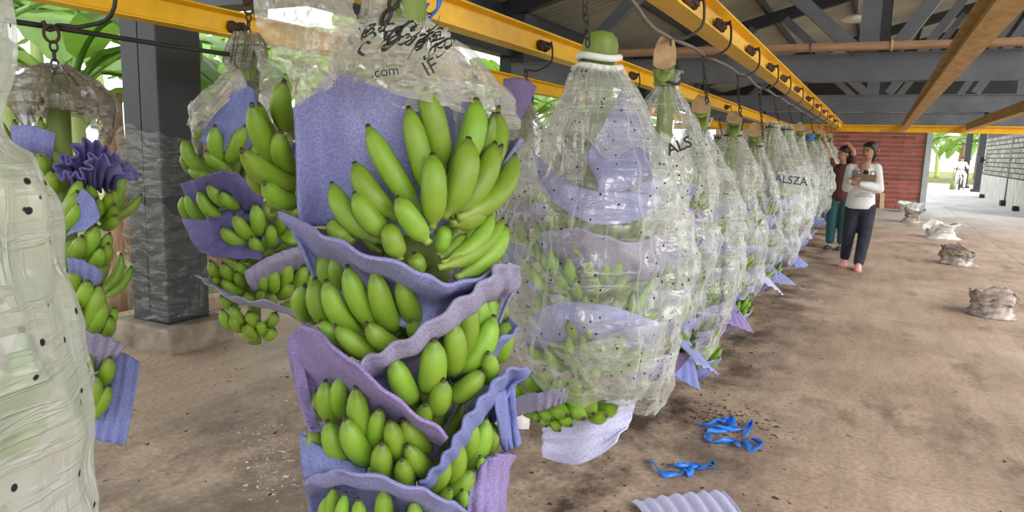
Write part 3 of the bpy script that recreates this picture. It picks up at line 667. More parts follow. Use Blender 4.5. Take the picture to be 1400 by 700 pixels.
# ---------------------------------------------------------------- the unwrapped bunch in front
AX, AY = -0.80, 1.115
P = axis_fn(AX, AY)
zb = P(560, 700, 0)[2]-0.16
main = thing('banana_bunch', 'large unwrapped bunch of green bananas in front, padded with lavender foam sheets', 'banana bunch', (AX, AY, zb), 'hanging banana bunches')
def px_hand(root, Pf, axy, lst, cz, a_px, deep=0.07):
    """fingers listed as tip x, tip y, stalk x, stalk y, stalk radius, tip radius[, width px[, nearer]]"""
    c_ = Pf(*a_px, 0.0); v0 = Pf(*a_px, 0.08); a = math.atan2(v0[1]-axy[1], v0[0]-axy[0])
    h_ = crown(root, axy[0], axy[1], c_[2], a-0.8, a+0.8)
    for e in lst:
        tx, ty, bx, by, rb, rt = e[:6]; wpx = e[6] if len(e) > 6 else cz; dd = e[7] if len(e) > 7 else 0.0
        p0, p1 = Pf(bx, by, rb, dd), Pf(tx, ty, rt, dd)
        depth = (p0-CAM)@CF; rad = wpx*0.585*depth/F_PX
        L_ = np.linalg.norm(p1-p0); want = 7.4*rad
        if L_ < want:                         # finger pointing at the viewer: its stalk lies deeper in the bunch
            rd = (p0-CAM)/np.linalg.norm(p0-CAM); p0 = p0+rd*min(deep, math.sqrt(max(0, want**2-L_**2)))
        d = p1-p0; p0 = p0-d*0.08           # the stalk runs on behind its neighbours
        mid = (p0+p1)/2; out = np.array([mid[0]-axy[0], mid[1]-axy[1], 0.0]); out = out/(np.linalg.norm(out)+1e-9)+np.array([0, 0, -0.75])
        banana(h_, p0, p1, out, rad, 0.11)
    return h_
px_hand(main, P, (AX, AY), [
 (502,170,571,282,.165,.175,27), (558,145,587,264,.165,.165,27), (580,114,604,228,.15,.155,30), (591,208,590,305,.20,.215,30), (641,187,608,290,.19,.20,33),
 (651,134,614,241,.155,.16,32), (681,154,652,240,.155,.17,28), (677,194,622,290,.175,.19,29), (703,210,632,291,.19,.20,29), (484,221,540,296,.175,.185,28),
 (484,262,529,322,.19,.205,28), (453,249,512,325,.17,.18,27), (542,268,583,328,.215,.225,27), (449,302,482,328,.18,.19,24), (531,304,546,352,.215,.22,26)], 28, (585,335), 0.0)
px_hand(main, P, (AX, AY), [
 (664,284,620,304,.20,.19,27), (672,288,610,355,.19,.185,22), (688,298,606,361,.195,.20,22), (693,308,628,375,.20,.21,27), (637,320,604,351,.185,.17,18), (608,306,600,346,.18,.165,20),
 (566,345,572,372,.20,.20,22)], 24, (610,365), 0.02)
px_hand(main, P, (AX, AY), [
 (389,110,402,180,.1,.1,26,-.03), (344,141,396,230,.1,.1,26,.02), (354,141,376,182,.1,.1,22,-.03), (383,178,406,236,.1,.1,24,.03), (329,204,412,253,.1,.1,27,.04), (361,249,412,276,.1,.1,24,.04), (340,232,395,262,.1,.1,24,0)], 25, (420,240))
px_hand(main, P, (AX, AY), [
 (445,342,457,392,.15,.14,25), (460,347,474,396,.145,.135,24), (474,362,521,446,.18,.185,29), (511,367,542,451,.18,.185,29), (545,379,571,440,.175,.175,26), (445,382,494,454,.19,.195,28), (430,379,462,446,.18,.18,27),
 (417,389,428,437,.17,.165,24), (457,444,528,484,.21,.215,27), (437,438,478,480,.20,.20,26), (500,441,550,474,.205,.21,26), (561,438,574,458,.18,.18,20)], 27, (520,470))
px_hand(main, P, (AX, AY), [
 (537,489,565,543,.205,.215,30), (593,462,584,528,.215,.22,34), (619,438,613,506,.205,.205,30), (640,401,622,501,.18,.18,28), (653,393,634,491,.17,.165,27), (664,393,652,455,.16,.155,24), (680,407,673,436,.16,.16,20),
 (676,430,622,506,.20,.20,30), (692,438,674,498,.19,.19,26), (667,481,660,518,.21,.215,22), (662,507,612,545,.22,.22,27), (606,518,590,557,.22,.225,28), (582,552,573,572,.21,.215,22)], 27, (615,530))
px_hand(main, P, (AX, AY), [
 (445,519,467,577,.175,.175,25), (434,532,443,577,.165,.165,22), (467,513,473,570,.165,.165,23), (486,527,510,606,.185,.19,28), (472,570,513,628,.205,.21,30), (447,574,489,636,.195,.20,28), (425,585,467,633,.19,.19,24), (519,557,516,608,.19,.19,24),
 (533,573,552,623,.20,.205,26), (549,573,587,612,.195,.19,26), (522,604,526,647,.215,.22,27), (555,607,588,641,.215,.21,25), (549,626,558,658,.22,.225,24)], 26, (515,625))
px_hand(main, P, (AX, AY), [
 (662,540,656,570,.165,.16,18), (651,555,644,601,.18,.175,21), (643,571,631,630,.19,.185,23), (665,570,633,642,.20,.195,24), (671,575,660,620,.19,.18,18), (627,603,612,656,.205,.205,24), (613,625,583,667,.205,.205,23), (656,623,656,662,.21,.21,17), (648,642,608,667,.215,.215,22),
 (615,667,596,676,.21,.21,18), (632,669,628,688,.215,.215,15)], 22, (625,655))
px_hand(main, P, (AX, AY), [
 (457,665,466,722,.18,.18,19), (450,676,454,722,.175,.175,16), (473,673,477,728,.195,.195,19), (490,681,502,728,.20,.20,20), (443,690,448,726,.17,.17,14), (525,665,529,728,.19,.19,24), (566,683,567,732,.20,.20,22), (592,690,588,735,.20,.20,18), (545,700,548,740,.21,.21,22)], 20, (515,720))
rnd = random.Random(11)
for i, (zz, ac) in enumerate(((1.40, 1.9), (1.34, 3.0), (1.36, 0.9), (1.20, 2.0), (1.05, 1.2), (1.02, 2.7), (0.88, 1.9), (0.74, 1.3), (0.70, 2.8), (0.60, -0.6))):
    auto_hand(main, AX, AY, zz, ac, 1.7, 9, rnd, 0.95, True)
stalk(main, AX, AY, zb, 1.80, 0.024, 0.038)
q = P
S = lambda rows: [[q(*p_) for p_ in r] for r in rows]
# big upright panel behind the top hand
foam(S([[(404,147,.13,.07),(432,121,.13,.06),(462,95,.12,.05),(520,118,.12,.02),(580,128,.12,.0),(636,118,.12,-.02)],
        [(406,190,.13,.07),(440,180,.13,.05),(480,180,.13,.02),(530,190,.13,.0),(590,190,.13,0),(640,180,.13,-.02)],
        [(408,250,.14,.06),(445,250,.14,.04),(490,250,.14,.0),(540,260,.14,0),(590,260,.14,0),(640,240,.14,-.02)],
        [(412,311,.15,.05),(440,309,.15,.03),(490,312,.15,.0),(540,320,.15,0),(590,320,.15,0),(636,300,.15,-.02)]]), main, 0, 0.0015, 3, 1, 0.003, 0.007, 30, 50, M['foam_lavender'])
# trough under the top hand, rim in front
foam(S([[(383,288,.2),(440,318,.235),(500,346,.245),(560,370,.245),(602,385,.245),(650,381,.235),(690,360,.22)],
        [(384,300,0.176),(440,330,0.204),(500,358,0.211),(560,384,0.211),(602,399,0.211),(640,396,0.202),(686,376,0.194)],
        [(400,318,.13),(440,348,.13),(500,376,.13),(550,396,.13),(590,415,.15),(630,405,.15),(670,388,.15)],
        [(420,360,.10),(450,400,.125),(500,430,.135),(545,445,.14),(580,455,.145),(610,440,.14),(640,430,.13)]]), main, 8, 0.003, 6, 1, 0.004, 0.006, 24, 60, M['foam_lavender'])
# grey-violet rim rising to the right behind the fourth hand
foam(S([[(490,499,.235),(530,478,.245),(575,450,.25),(620,415,.25),(655,385,.245),(680,359,.235),(706,361,.22)],
        [(494,512,0.207),(536,496,0.214),(580,470,0.216),(625,437,0.216),(660,408,0.211),(686,386,0.202),(706,382,0.194)],
        [(505,522,.16),(540,508,.14),(585,482,.14),(630,450,.14),(660,424,.14),(685,404,.17),(702,402,.20)],
        [(520,560,.14),(550,545,.14),(590,525,.145),(625,500,.145),(650,480,.14),(670,460,.13),(684,440,.13)]]), main, 3, 0.004, 7, 1, 0.005, 0.006, 24, 60, M['foam_grey'])
# violet panel, straight slanted rim, behind the lower left hand
foam(S([[(414,443,.215),(450,470,.235),(490,502,.245),(530,534,.25),(570,566,.25),(612,599,.245)],
        [(400,458,0.185),(445,485,0.204),(488,516,0.213),(528,546,0.216),(568,577,0.216),(608,605,0.211)],
        [(396,500,.13),(430,522,.13),(470,545,.13),(515,568,.13),(560,595,.15),(600,617,.16)],
        [(412,560,.13),(440,585,.135),(475,600,.14),(515,615,.14),(555,630,.14),(590,640,.14)]]), main, 1, 0.002, 4, 1, 0.004, 0.006, 24, 50, M['foam_violet'])
foam(S([[(396,470,.18,.02),(404,520,.18,.02),(416,570,.18,.02),(424,590,.19,.02)],[(408,455,.19,.03),(420,520,.18,.02),(430,560,.17,.01),(440,590,.17,.01)]]), main, 5, 0.002, 3, 1, 0.003, 0.005, 10, 24, M['foam_violet'])
# blue frilled rim on the right
foam(S([[(574,662,.235),(600,632,.248),(622,600,.252),(645,565,.252),(668,535,.245),(692,507,.235),(724,502,.22)],
        [(582,668,0.207),(606,640,0.216),(628,610,0.218),(650,577,0.218),(672,548,0.211),(694,522,0.202),(724,512,0.194)],
        [(590,676,.16),(612,652,.15),(634,622,.14),(655,590,.14),(672,562,.15),(688,538,.17),(705,528,.19)],
        [(596,700,.14),(615,690,.14),(634,665,.145),(650,640,.14),(662,610,.13),(672,585,.13),(682,560,.13)]]), main, 2, 0.0028, 8, 1, 0.004, 0.006, 24, 80, M['foam_blue'])
foam(S([[(676,538,.2),(690,532,.2),(702,526,.2)],[(682,575,.21),(695,572,.21),(706,568,.2)],[(688,618,.2),(700,614,.2),(712,608,.2)]]), main, 6, 0.003, 3, 1, 0.002, 0.006, 20, 20, M['foam_blue'])
# bottom cup
foam(S([[(416,656,.225),(440,648,.24),(470,645,.25),(510,651,.255),(560,664,.255),(605,682,.25),(645,702,.24)],
        [(418,666,0.198),(444,660,0.209),(474,657,0.217),(514,664,0.220),(562,678,0.220),(605,697,0.216),(640,716,0.207)],
        [(422,690,.17),(450,680,.14),(480,676,.13),(520,684,.14),(562,700,.15),(600,722,.17),(635,742,.19)],
        [(430,760,.14),(455,760,.14),(485,760,.145),(520,760,.145),(560,770,.145),(595,775,.14),(625,780,.14)]]), main, 4, 0.003, 5, 1, 0.004, 0.006, 24, 60, M['foam_lavender'])
foam(S([[(411,592,.2),(440,612,.2),(470,630,.19),(500,640,.17)],[(413,622,.21),(440,634,.21),(470,642,.2),(500,650,.18)],[(416,654,.215),(440,650,.215),(470,652,.2),(500,664,.18)]]), main, 7, 0.002, 4, 1, 0.004, 0.006, 16, 30, M['foam_blue'])
foam(S([[(648,646,.2),(668,628,.22),(684,620,.22),(702,620,.21)],[(640,680,.2),(664,664,.22),(680,650,.22),(692,646,.21)],[(636,720,.2),(660,712,.22),(676,706,.22),(690,700,.21)]]), main, 9, 0.005, 4, 1, 0.005, 0.006, 20, 40, M['foam_violet'])
rnd = random.Random(3)
for zz, ac, sd_ in ((1.30, 1.6, 12), (1.12, 2.2, 13), (0.95, 1.3, 14), (0.80, 2.0, 15)):
    cone_sheet(main, AX, AY, zz, ac, 2.6, sd_, None, 0.10, 0.22, 0.13, rnd.uniform(-.08, .08))
# its bag, pulled up over the top
mb = MB()
mb.add(*film_patch(S([[(346,-30,.2,.10),(380,-30,.2,.10),(430,-30,.2,.09),(480,-20,.15,.06)],[(349,28,.2,.10),(390,20,.2,.12),(440,24,.2,.12),(492,38,.15,.10)],
     [(372,80,.2,.09),(400,72,.2,.12),(440,66,.2,.12),(480,66,.15,.10)],[(398,118,.2,.08),(414,108,.2,.1),(440,98,.2,.1),(466,90,.15,.08)],[(411,146,.2,.06),(425,132,.2,.07),(445,116,.2,.07),(463,100,.14,.05)]]), 21, 50, 60, 0.007))
mb.add(*film_patch(S([[(470,30,.12,.06),(500,36,.14,.06),(540,38,.14,.05),(580,36,.13,.04),(614,38,.12,.0)],[(456,72,.15,.06),(500,64,.16,.06),(545,60,.16,.05),(590,64,.15,.03),(622,72,.14,.0)],
     [(452,96,.15,.06),(500,92,.16,.05),(545,92,.16,.04),(590,98,.16,.03),(632,112,.15,.0)],[(458,98,.15,.05),(505,118,.16,.04),(550,130,.16,.03),(595,142,.16,.02),(638,160,.15,.0)]]), 31, 60, 70, 0.008))
mb.add(*film_patch(S([[(596,60,.13,0),(612,44,.12,-.02),(618,52,.1,-.05)],[(612,90,.15,0),(624,84,.13,-.03),(630,90,.1,-.06)],[(624,140,.16,0),(634,134,.14,-.03),(640,140,.1,-.06)],[(630,186,.16,0),(638,180,.14,-.03),(643,178,.1,-.06)]]), 41, 30, 20, 0.004))
bo = mb.build('plastic_bag', M['film_dusty'], main, True)
bag(main, [(AX-.03,AY-.02,1.76,.040),(AX-.03,AY-.02,1.70,.040),(AX-.03,AY,1.64,.055),(AX-.02,AY+.03,1.58,.11),(AX,AY+.05,1.53,.16),(AX,AY+.06,1.46,.19)], 77, M['film_dusty'], 40, 80, 0.3, 0.012, 0.02)
cen = lambda px, py, r, dd=0: (q(px, py, r, dd))
def print_on(parent, body, px, py, r, dd, size, ang=0.0, mat='ink', fn=None, bold=0.0):
    c_ = (fn or q)(px, py, r, dd); up = CU*math.cos(ang)-CR*math.sin(ang); rt = CR*math.cos(ang)+CU*math.sin(ang)
    return text_mesh('printed_text', body, size, c_, rt, up, M[mat], parent, bold)
print_on(bo, '.com', 527, 104, .17, .075, 0.022, 0.14)
print_on(bo, 'IF', 593, 100, .17, .05, 0.034, 0.5)
rs = np.random.RandomState(5)
for i in range(46):   # the crumpled black print of the bag
    t = rs.rand(); px = 480+130*t+rs.normal()*6; py = 48+10*t+rs.normal()*11
    c_ = q(px, py, .16, .075); a = rs.rand()*6.28; L_ = 0.006+0.014*rs.rand()
    pts = catmull([c_+CR*(L_*math.cos(a+k_)*k_*0.5)+CU*(L_*math.sin(a+k_*1.3)*k_*0.4)-CF*0.002 for k_ in range(4)], 8)
    V, F = sheet_thick(np.stack([pts, pts+CU*0.003+CR*0.0025*rs.normal()], 0), 0.0006); mobj('printed_mark', V, F, M['ink'], bo)
trolley(-0.79, 1.2, -0.80, 1.12, 1.87, (AX, AY-.0, 1.74), 'hook and chain carrying the large unwrapped bunch in front')
chain_mesh(q(545, -10, .05), q(522, 34, .06), 0.03, 0.004).build('tie_chain', M['black_iron'], main, True)

# ---------------------------------------------------------------- bunch hanging behind, left of the main one
BX, BY = -1.95, 1.80
Pb = axis_fn(BX, BY)
zb = Pb(340, 470, 0)[2]
bb = thing('banana_bunch', 'unwrapped bunch with flared foam sheets left of the main bunch, beside the column', 'banana bunch', (BX, BY, zb), 'hanging banana bunches')
def rr_(l, rb, rt): return [(a, b_, c_, d, rb, rt, *e) for a, b_, c_, d, *e in l]
px_hand(bb, Pb, (BX, BY), rr_([(294,171,306,222,18),(336,171,313,222,18),(280,206,314,233,17),(251,190,283,233,17),(250,211,271,236,16),(257,231,294,242,15),(355,190,343,222,16),(266,174,285,190,13),(354,210,340,232,15)], .16, .18), 17, (305,225))
px_hand(bb, Pb, (BX, BY), rr_([(257,260,283,302,16),(271,260,306,297,16),(283,251,323,279,17),(261,297,288,312,15),(266,321,284,324,12),(252,268,268,300,15),(300,262,330,280,15)], .16, .19), 16, (300,290))
px_hand(bb, Pb, (BX, BY), rr_([(319,293,348,325,17),(301,311,342,333,17),(349,278,354,319,18),(369,306,369,336,14),(344,323,355,343,15),(301,341,336,346,14),(334,339,338,352,12),(387,283,377,319,12),(411,331,383,322,13),(414,322,385,318,13)], .18, .20), 16, (355,335))
px_hand(bb, Pb, (BX, BY), rr_([(287,356,308,376,14),(304,359,325,379,15),(324,357,341,371,14),(289,379,308,391,13),(301,383,336,396,15),(323,371,338,389,13)], .17, .19), 14, (320,385))
px_hand(bb, Pb, (BX, BY), rr_([(357,369,357,395,15),(373,366,371,398,15),(391,354,384,393,16),(417,363,400,391,15),(426,356,417,379,13),(399,387,380,405,16),(357,396,354,411,12),(329,406,353,404,12),(371,401,369,415,13),(413,414,386,417,13),(430,372,412,396,13)], .18, .20), 14, (375,400))
px_hand(bb, Pb, (BX, BY), rr_([(301,404,325,422,13),(316,417,336,439,14),(339,426,352,445,15),(377,427,366,445,14),(304,423,319,445,13),(317,431,330,451,14),(334,444,350,459,14),(376,450,363,461,13),(355,438,358,452,12)], .16, .16), 14, (340,445))
rnd = random.Random(21)
for zz, ac in ((1.42, 1.6), (1.28, 2.6), (1.15, 0.9), (1.0, 2.0), (0.88, 1.2)): auto_hand(bb, BX, BY, zz, ac, 1.9, 8, rnd, 0.9)
stalk(bb, BX, BY, zb, 1.72)
q = Pb
foam(S([[(330,103,.08),(334,110,.08),(340,118,.08),(348,126,.08)],[(314,132,.12),(326,136,.12),(340,140,.11),(352,145,.1)],[(292,160,.14),(315,168,.14),(335,172,.13),(352,175,.12)],[(262,186,.16),(300,206,.15),(330,208,.14),(352,205,.12)]]), bb, 2, 0.003, 3, 1, 0.004, 0.006, 24, 26, M['foam_blue'])
foam(S([[(262,178,.15),(278,162,.14),(292,152,.12)],[(272,190,.15),(285,178,.13),(298,168,.11)]]), bb, 5, 0.002, 3, 1, 0.003, 0.006, 10, 14, M['foam_dark'])
foam(S([[(249,251,.2),(280,241,.21),(312,234,.215),(338,246,.22),(362,262,.22)],[(252,262,.19),(282,252,.19),(314,248,.19),(338,262,.2),(360,276,.2)],[(262,290,.13),(290,285,.13),(316,280,.13),(340,290,.13),(360,300,.13)]]), bb, 1, 0.004, 6, 1, 0.004, 0.005, 14, 44, M['foam_dark'])
foam(S([[(250,298,.21),(258,318,.215),(268,338,.22),(290,350,.225),(325,354,.225),(360,356,.225)],[(280,300,.19),(285,316,.19),(292,330,.19),(305,338,.2),(330,343,.2),(358,347,.2)],[(300,290,.13),(308,300,.13),(318,310,.13),(328,320,.13),(340,326,.13),(356,332,.13)],[(330,275,.12),(336,280,.12),(340,290,.12),(346,300,.12),(352,310,.12),(360,320,.12)]]), bb, 3, 0.003, 5, 1, 0.005, 0.005, 22, 44, M['foam_dark'])
foam(S([[(333,372,.23),(358,356,.235),(384,344,.235),(410,337,.23),(436,334,.22)],[(338,386,.225),(360,370,.228),(386,358,.228),(412,351,.225),(436,348,.215)],[(345,398,.16),(364,392,.15),(388,384,.15),(412,376,.15),(432,368,.15)]]), bb, 0, 0.003, 9, 1, 0.003, 0.005, 16, 50, M['foam_grey'])
foam(S([[(268,374,.21),(285,388,.225),(305,404,.235),(340,410,.24),(380,414,.24),(424,444,.2)],[(275,378,.20),(300,396,.20),(325,412,.2),(350,416,.2),(380,424,.2),(410,440,.18)],[(290,380,.14),(310,395,.13),(330,405,.12),(350,410,.12),(375,415,.12),(395,425,.13)]]), bb, 7, 0.004, 5, 1, 0.005, 0.005, 16, 44, M['foam_grey'])
for zz, ac, sd_ in ((1.30, 1.6, 12), (1.05, 2.0, 15)): cone_sheet(bb, BX, BY, zz, ac, 2.4, sd_, None, 0.10, 0.2, 0.13, 0.05)
bag(bb, [(BX,BY,1.76,.035),(BX,BY,1.72,.055),(BX-.01,BY,1.66,.06),(BX,BY,1.60,.035),(BX,BY+.02,1.54,.10),(BX-.04,BY+.03,1.46,.17),(BX-.02,BY+.05,1.38,.19)], 15, M['film_grey'], 50, 80, 0.35, 0.014, 0.05)
mb = MB(); mb.add(*film_patch(S([[(316,86,.05),(330,100,.08),(338,118,.1)],[(290,112,.14),(304,124,.14),(316,134,.13)],[(262,140,.19),(276,152,.19),(292,160,.17)],[(252,170,.2),(264,180,.19),(278,180,.17)]]), 51, 30, 24, 0.008))
mb.add(*film_patch(S([[(346,60,.05),(352,64,.05),(360,66,.05)],[(352,100,.1),(366,104,.1),(384,110,.1)],[(358,140,.14),(376,146,.14),(396,150,.14)],[(364,168,.15),(380,172,.15),(398,172,.15)]]), 52, 30, 24, 0.008))
mb.build('plastic_bag', M['film_dusty'], bb, True)
trolley(-1.92, 1.86, BX, BY+0.02, 1.87, (BX, BY, 1.70), 'rusty hook and chain carrying the bunch beside the column')

# ---------------------------------------------------------------- far left bunch with the frilled dark sheet
LX, LY = -1.98, 1.17
Pl = axis_fn(LX, LY)
zb = Pl(110, 585, 0)[2]
lb = thing('banana_bunch', 'unwrapped bunch at the far left with a frilled dark purple sheet, half behind a bag', 'banana bunch', (LX, LY, zb), 'hanging banana bunches')
px_hand(lb, Pl, (LX, LY), rr_([(30,197,38,222,17),(57,210,60,238,18),(72,232,70,262,18),(20,180,60,172,14),(12,205,20,240,18)], .17, .19), 17, (60,240))
px_hand(lb, Pl, (LX, LY), rr_([(110,244,88,292,17),(106,260,86,305,17),(108,277,90,310,16),(120,253,126,275,14),(156,259,143,286,13),(157,279,140,301,13),(158,294,139,309,13),(133,270,128,296,14),(150,262,134,290,13)], .17, .2), 15, (110,290))
px_hand(lb, Pl, (LX, LY), rr_([(132,307,106,348,20),(150,318,128,345,15),(112,322,98,352,18),(140,338,120,362,16),(148,332,135,360,15)], .18, .2), 17, (110,345))
px_hand(lb, Pl, (LX, LY), rr_([(102,365,97,395,18),(120,382,107,418,20),(137,388,112,452,22),(142,408,118,455,20),(103,410,98,445,16),(152,432,138,458,15),(156,420,142,445,13)], .18, .2), 18, (110,440))
px_hand(lb, Pl, (LX, LY), rr_([(117,478,114,524,18),(150,487,133,525,18),(132,512,121,568,18),(150,526,118,570,18),(108,515,106,560,16),(100,480,100,520,16)], .18, .2), 17, (112,555))
rnd = random.Random(31)
for zz, ac in ((1.33, -1.6), (1.18, 2.0), (1.05, -1.7), (0.95, 2.4)): auto_hand(lb, LX, LY, zz, ac, 2.0, 9, rnd, 0.9)
stalk(lb, LX, LY, zb, 1.55, 0.024, 0.03)
q = Pl
foam(S([[(14,172,.21),(35,171,.225),(55,175,.225),(76,182,.22)],[(20,200,.20),(36,200,.215),(54,204,.21),(73,208,.2)],[(30,226,.13),(42,228,.13),(56,230,.13),(70,232,.13)]]), lb, 2, 0.002, 3, 1, 0.003, 0.005, 14, 24, M['foam_blue'])
# frilled sheet: a fan of ripples
for row0, sd_ in (((((74,232),(82,216),(98,220),(104,200),(118,190),(138,196),(152,208),(172,222),(196,240)), .215), 61), ((((76,240),(92,238),(108,240),(122,226),(122,214),(140,214),(160,226),(178,238),(194,246)), .235), 62)):
    top, r_ = row0
    foam(S([[(x_, y_, r_) for x_, y_ in top], [(x_*0.62+122*0.38, y_*0.5+242*0.5, r_*0.86) for x_, y_ in top], [(x_*0.5+118*0.5, y_*0.12+262*0.88, .13) for x_, y_ in top]]), lb, sd_, 0.010, 9, 1, 0.004, 0.004, 14, 90, M['foam_dark'])
foam(S([[(112,258,.22),(124,268,.225),(134,284,.225),(136,300,.22),(116,316,.21)],[(104,272,.2),(114,284,.2),(120,296,.2),(118,306,.2),(104,318,.2)],[(92,296,.15),(96,304,.15),(98,312,.15),(96,318,.15),(92,324,.15)]]), lb, 6, 0.001, 3, 1, 0.003, 0.005, 14, 30, M['foam_blue'])
foam(S([[(92,352,.22),(108,354,.225),(124,360,.225),(142,372,.22)],[(94,366,.21),(108,368,.21),(124,376,.21),(138,384,.21)],[(98,392,.14),(108,394,.14),(120,400,.14),(130,404,.14)]]), lb, 2, 0.003, 4, 1, 0.003, 0.005, 12, 24, M['foam_blue'])
foam(S([[(96,452,.22),(120,455,.23),(146,462,.23),(172,473,.22)],[(100,470,.2),(120,476,.2),(140,482,.2),(160,486,.2)],[(104,500,.14),(118,504,.14),(132,506,.14),(146,506,.14)]]), lb, 3, 0.004, 5, 1, 0.003, 0.005, 12, 30, M['foam_grey'])
foam(S([[(150,478,.15,-.03),(164,481,.17,-.03),(178,487,.19,-.03),(191,496,.21,-.03)],[(138,520,.15,-.03),(156,528,.17,-.03),(170,536,.19,-.03),(184,544,.21,-.03)],[(122,598,.15,-.03),(140,604,.17,-.03),(156,606,.19,-.03),(172,608,.21,-.03)]]), lb, 2, 0.004, 3.5, 1, 0.003, 0.006, 24, 40, M['foam_blue'])
bag(lb, [(LX,LY,1.58,.02),(LX,LY,1.55,.05),(LX,LY,1.52,.08),(LX,LY,1.48,.10),(LX,LY,1.44,.085)], 19, M['film_grey'], 50, 90, 0.5, 0.022, 0.06)
mb = MB(); mb.add(*film_patch(S([[(18,100,.1),(36,92,.12),(56,100,.1)],[(14,128,.17),(34,122,.18),(58,128,.16)],[(10,150,.18),(30,152,.2),(52,150,.18)]]), 81, 26, 26, 0.014))
mb.add(*film_patch(S([[(84,128,.1),(112,118,.12),(142,128,.12)],[(96,142,.17),(120,140,.19),(150,146,.17)],[(118,160,.19),(134,164,.2),(156,166,.18)],[(128,180,.19),(142,186,.2),(154,186,.18)]]), 83, 34, 30, 0.018))
mb.build('plastic_bag', M['film_grey'], lb, True)
trolley(-1.92, 1.26, LX, LY+0.01, 1.69, (LX, LY, 1.50), 'hook and long chain carrying the far left bunch with frilled sheet')

# ---------------------------------------------------------------- the row of bagged bunches on the right-hand rail
def rows_px(Pf, axy, spec):
    out = []
    for y_, xl, xr in spec:
        a, b_ = Pf(xl, y_, 0), Pf(xr, y_, 0); c_ = (a+b_)/2; out.append((c_[0], c_[1], c_[2], np.linalg.norm(b_-a)/2))
    return out
def fill_bunch(root, ax, ay, z0, z1, n, per, seed, size=1.0, sheets=True, front=-1.1):
    rnd = random.Random(seed)
    for i in range(n):
        z = z0+(z1-z0)*i/max(1, n-1); a = front+(0.7 if i % 2 else -0.5)+rnd.uniform(-.3, .3)
        sz = size*(0.74 if i == 0 else 1.0); auto_hand(root, ax, ay, z, a, 2.2, per, rnd, sz); auto_hand(root, ax, ay, z-0.03, a+3.1, 2.2, max(4, per-3), rnd, sz)
        if sheets: cone_sheet(root, ax, ay, z-0.07, a+0.5, 3.4, seed*7+i, None, 0.09, 0.2*sz, 0.13, rnd.uniform(-.12, .12), 0.004, 9)
# first bagged bunch
DX, DY = -0.80, 2.14
Pd = axis_fn(DX, DY); q = Pd
zb = Pd(770, 590, 0)[2]
d1 = thing('banana_bunch', 'bunch in a speckled clear bag right behind the main bunch, pale sheet hanging below', 'banana bunch', (DX, DY, zb), 'hanging banana bunches')
fill_bunch(d1, DX, DY, 1.22, 0.72, 5, 13, 41, 1.0, False, -1.3)
stalk(d1, DX, DY, zb+0.05, 1.745, 0.024, 0.046, None)
c_ = Pd(821, 62, 0); MB().lathe([(0.047, c_[2]-0.05), (0.054, c_[2]-0.03), (0.056, c_[2]), (0.05, c_[2]+0.022), (0.035, c_[2]+0.037), (0.012, c_[2]+0.043)], c_[0], c_[1], 20).build('stalk_top', M['stem_green'], d1, True)
for yy, r_ in ((80, .063), (94, .066)):
    c_ = Pd(819, yy, 0); MB().tube([(c_[0]+r_*math.cos(a), c_[1]+r_*math.sin(a), c_[2]+0.006*math.sin(a*2)) for a in np.linspace(0, 6.28, 28, endpoint=False)], 0.011, 8, closed=True).build('tape', M['tape_white'], d1, True)
c_ = Pd(817, 103, 0); tie_chain(d1, c_[0], c_[1], c_[2], 0.070).build('tie_chain', M['black_iron'], d1, True)
bag(d1, rows_px(Pd, (DX, DY), [(96,790,850),(106,785,854),(125,774,866),(160,754,884),(200,728,910),(240,708,928),(290,698,940),(350,694,942),(410,692,938),(455,694,932),(490,698,922),(512,712,908),(528,732,894)]), 5, M['film_clear'], 110, 150, 0.22, 0.013, 0.02, tilt=-0.055)
bag(d1, rows_px(Pd, (DX, DY), [(92,786,852),(106,780,858),(135,768,876),(170,752,890),(205,742,900)]), 6, M['film_milky'], 50, 130, 0.25, 0.010, 0.05)
foam(S([[(728,205,.2),(770,245,.22),(815,262,.23),(860,262,.23),(905,235,.22)],[(735,230,.21),(772,262,.235),(815,282,.24),(860,282,.24),(900,258,.23)],[(742,262,.22),(776,290,.24),(815,306,.245),(860,304,.245),(896,290,.235)]]), d1, 0, 0.003, 5, 1, 0.005, 0.005, 16, 40, M['foam_lavender'])
foam(S([[(850,120,.10),(868,150,.13),(884,190,.17),(890,240,.2)],[(826,170,.12),(840,200,.15),(850,230,.18),(852,262,.21)],[(800,215,.16),(810,235,.18),(818,250,.2),(815,270,.21)]]), d1, 1, 0.002, 3, 1, 0.004, 0.005, 14, 24, M['foam_lavender'])
foam(S([[(740,318,.21),(780,312,.235),(825,322,.24),(870,330,.24),(922,318,.22)],[(742,340,.19),(780,336,.2),(825,346,.2),(870,352,.2),(915,345,.2)],[(750,370,.13),(785,370,.13),(825,380,.13),(870,385,.13),(905,375,.13)]]), d1, 3, 0.003, 5, 1, 0.005, 0.005, 14, 40, M['foam_grey'])
foam(S([[(716,470,.2),(738,424,.22),(780,414,.235),(840,420,.24),(908,444,.22)],[(720,476,.2),(745,450,.215),(785,436,.22),(840,445,.22),(900,462,.21)],[(730,480,.18),(755,472,.16),(790,462,.15),(840,470,.15),(885,480,.16)]]), d1, 4, 0.003, 5, 1, 0.005, 0.005, 14, 40, M['foam_lavender'])
mb = MB(); mb.add(*film_patch(S([[(902,178,.20),(922,196,.22),(942,208,.2)],[(892,228,.25),(918,236,.25),(946,240,.22)],[(884,280,.275),(912,286,.275),(943,290,.25)],[(874,318,.28),(906,330,.28),(938,340,.26)]]), 91, 36, 30, 0.006))
mb.build('plastic_bag', M['film_milky'], d1, True); mb = MB()
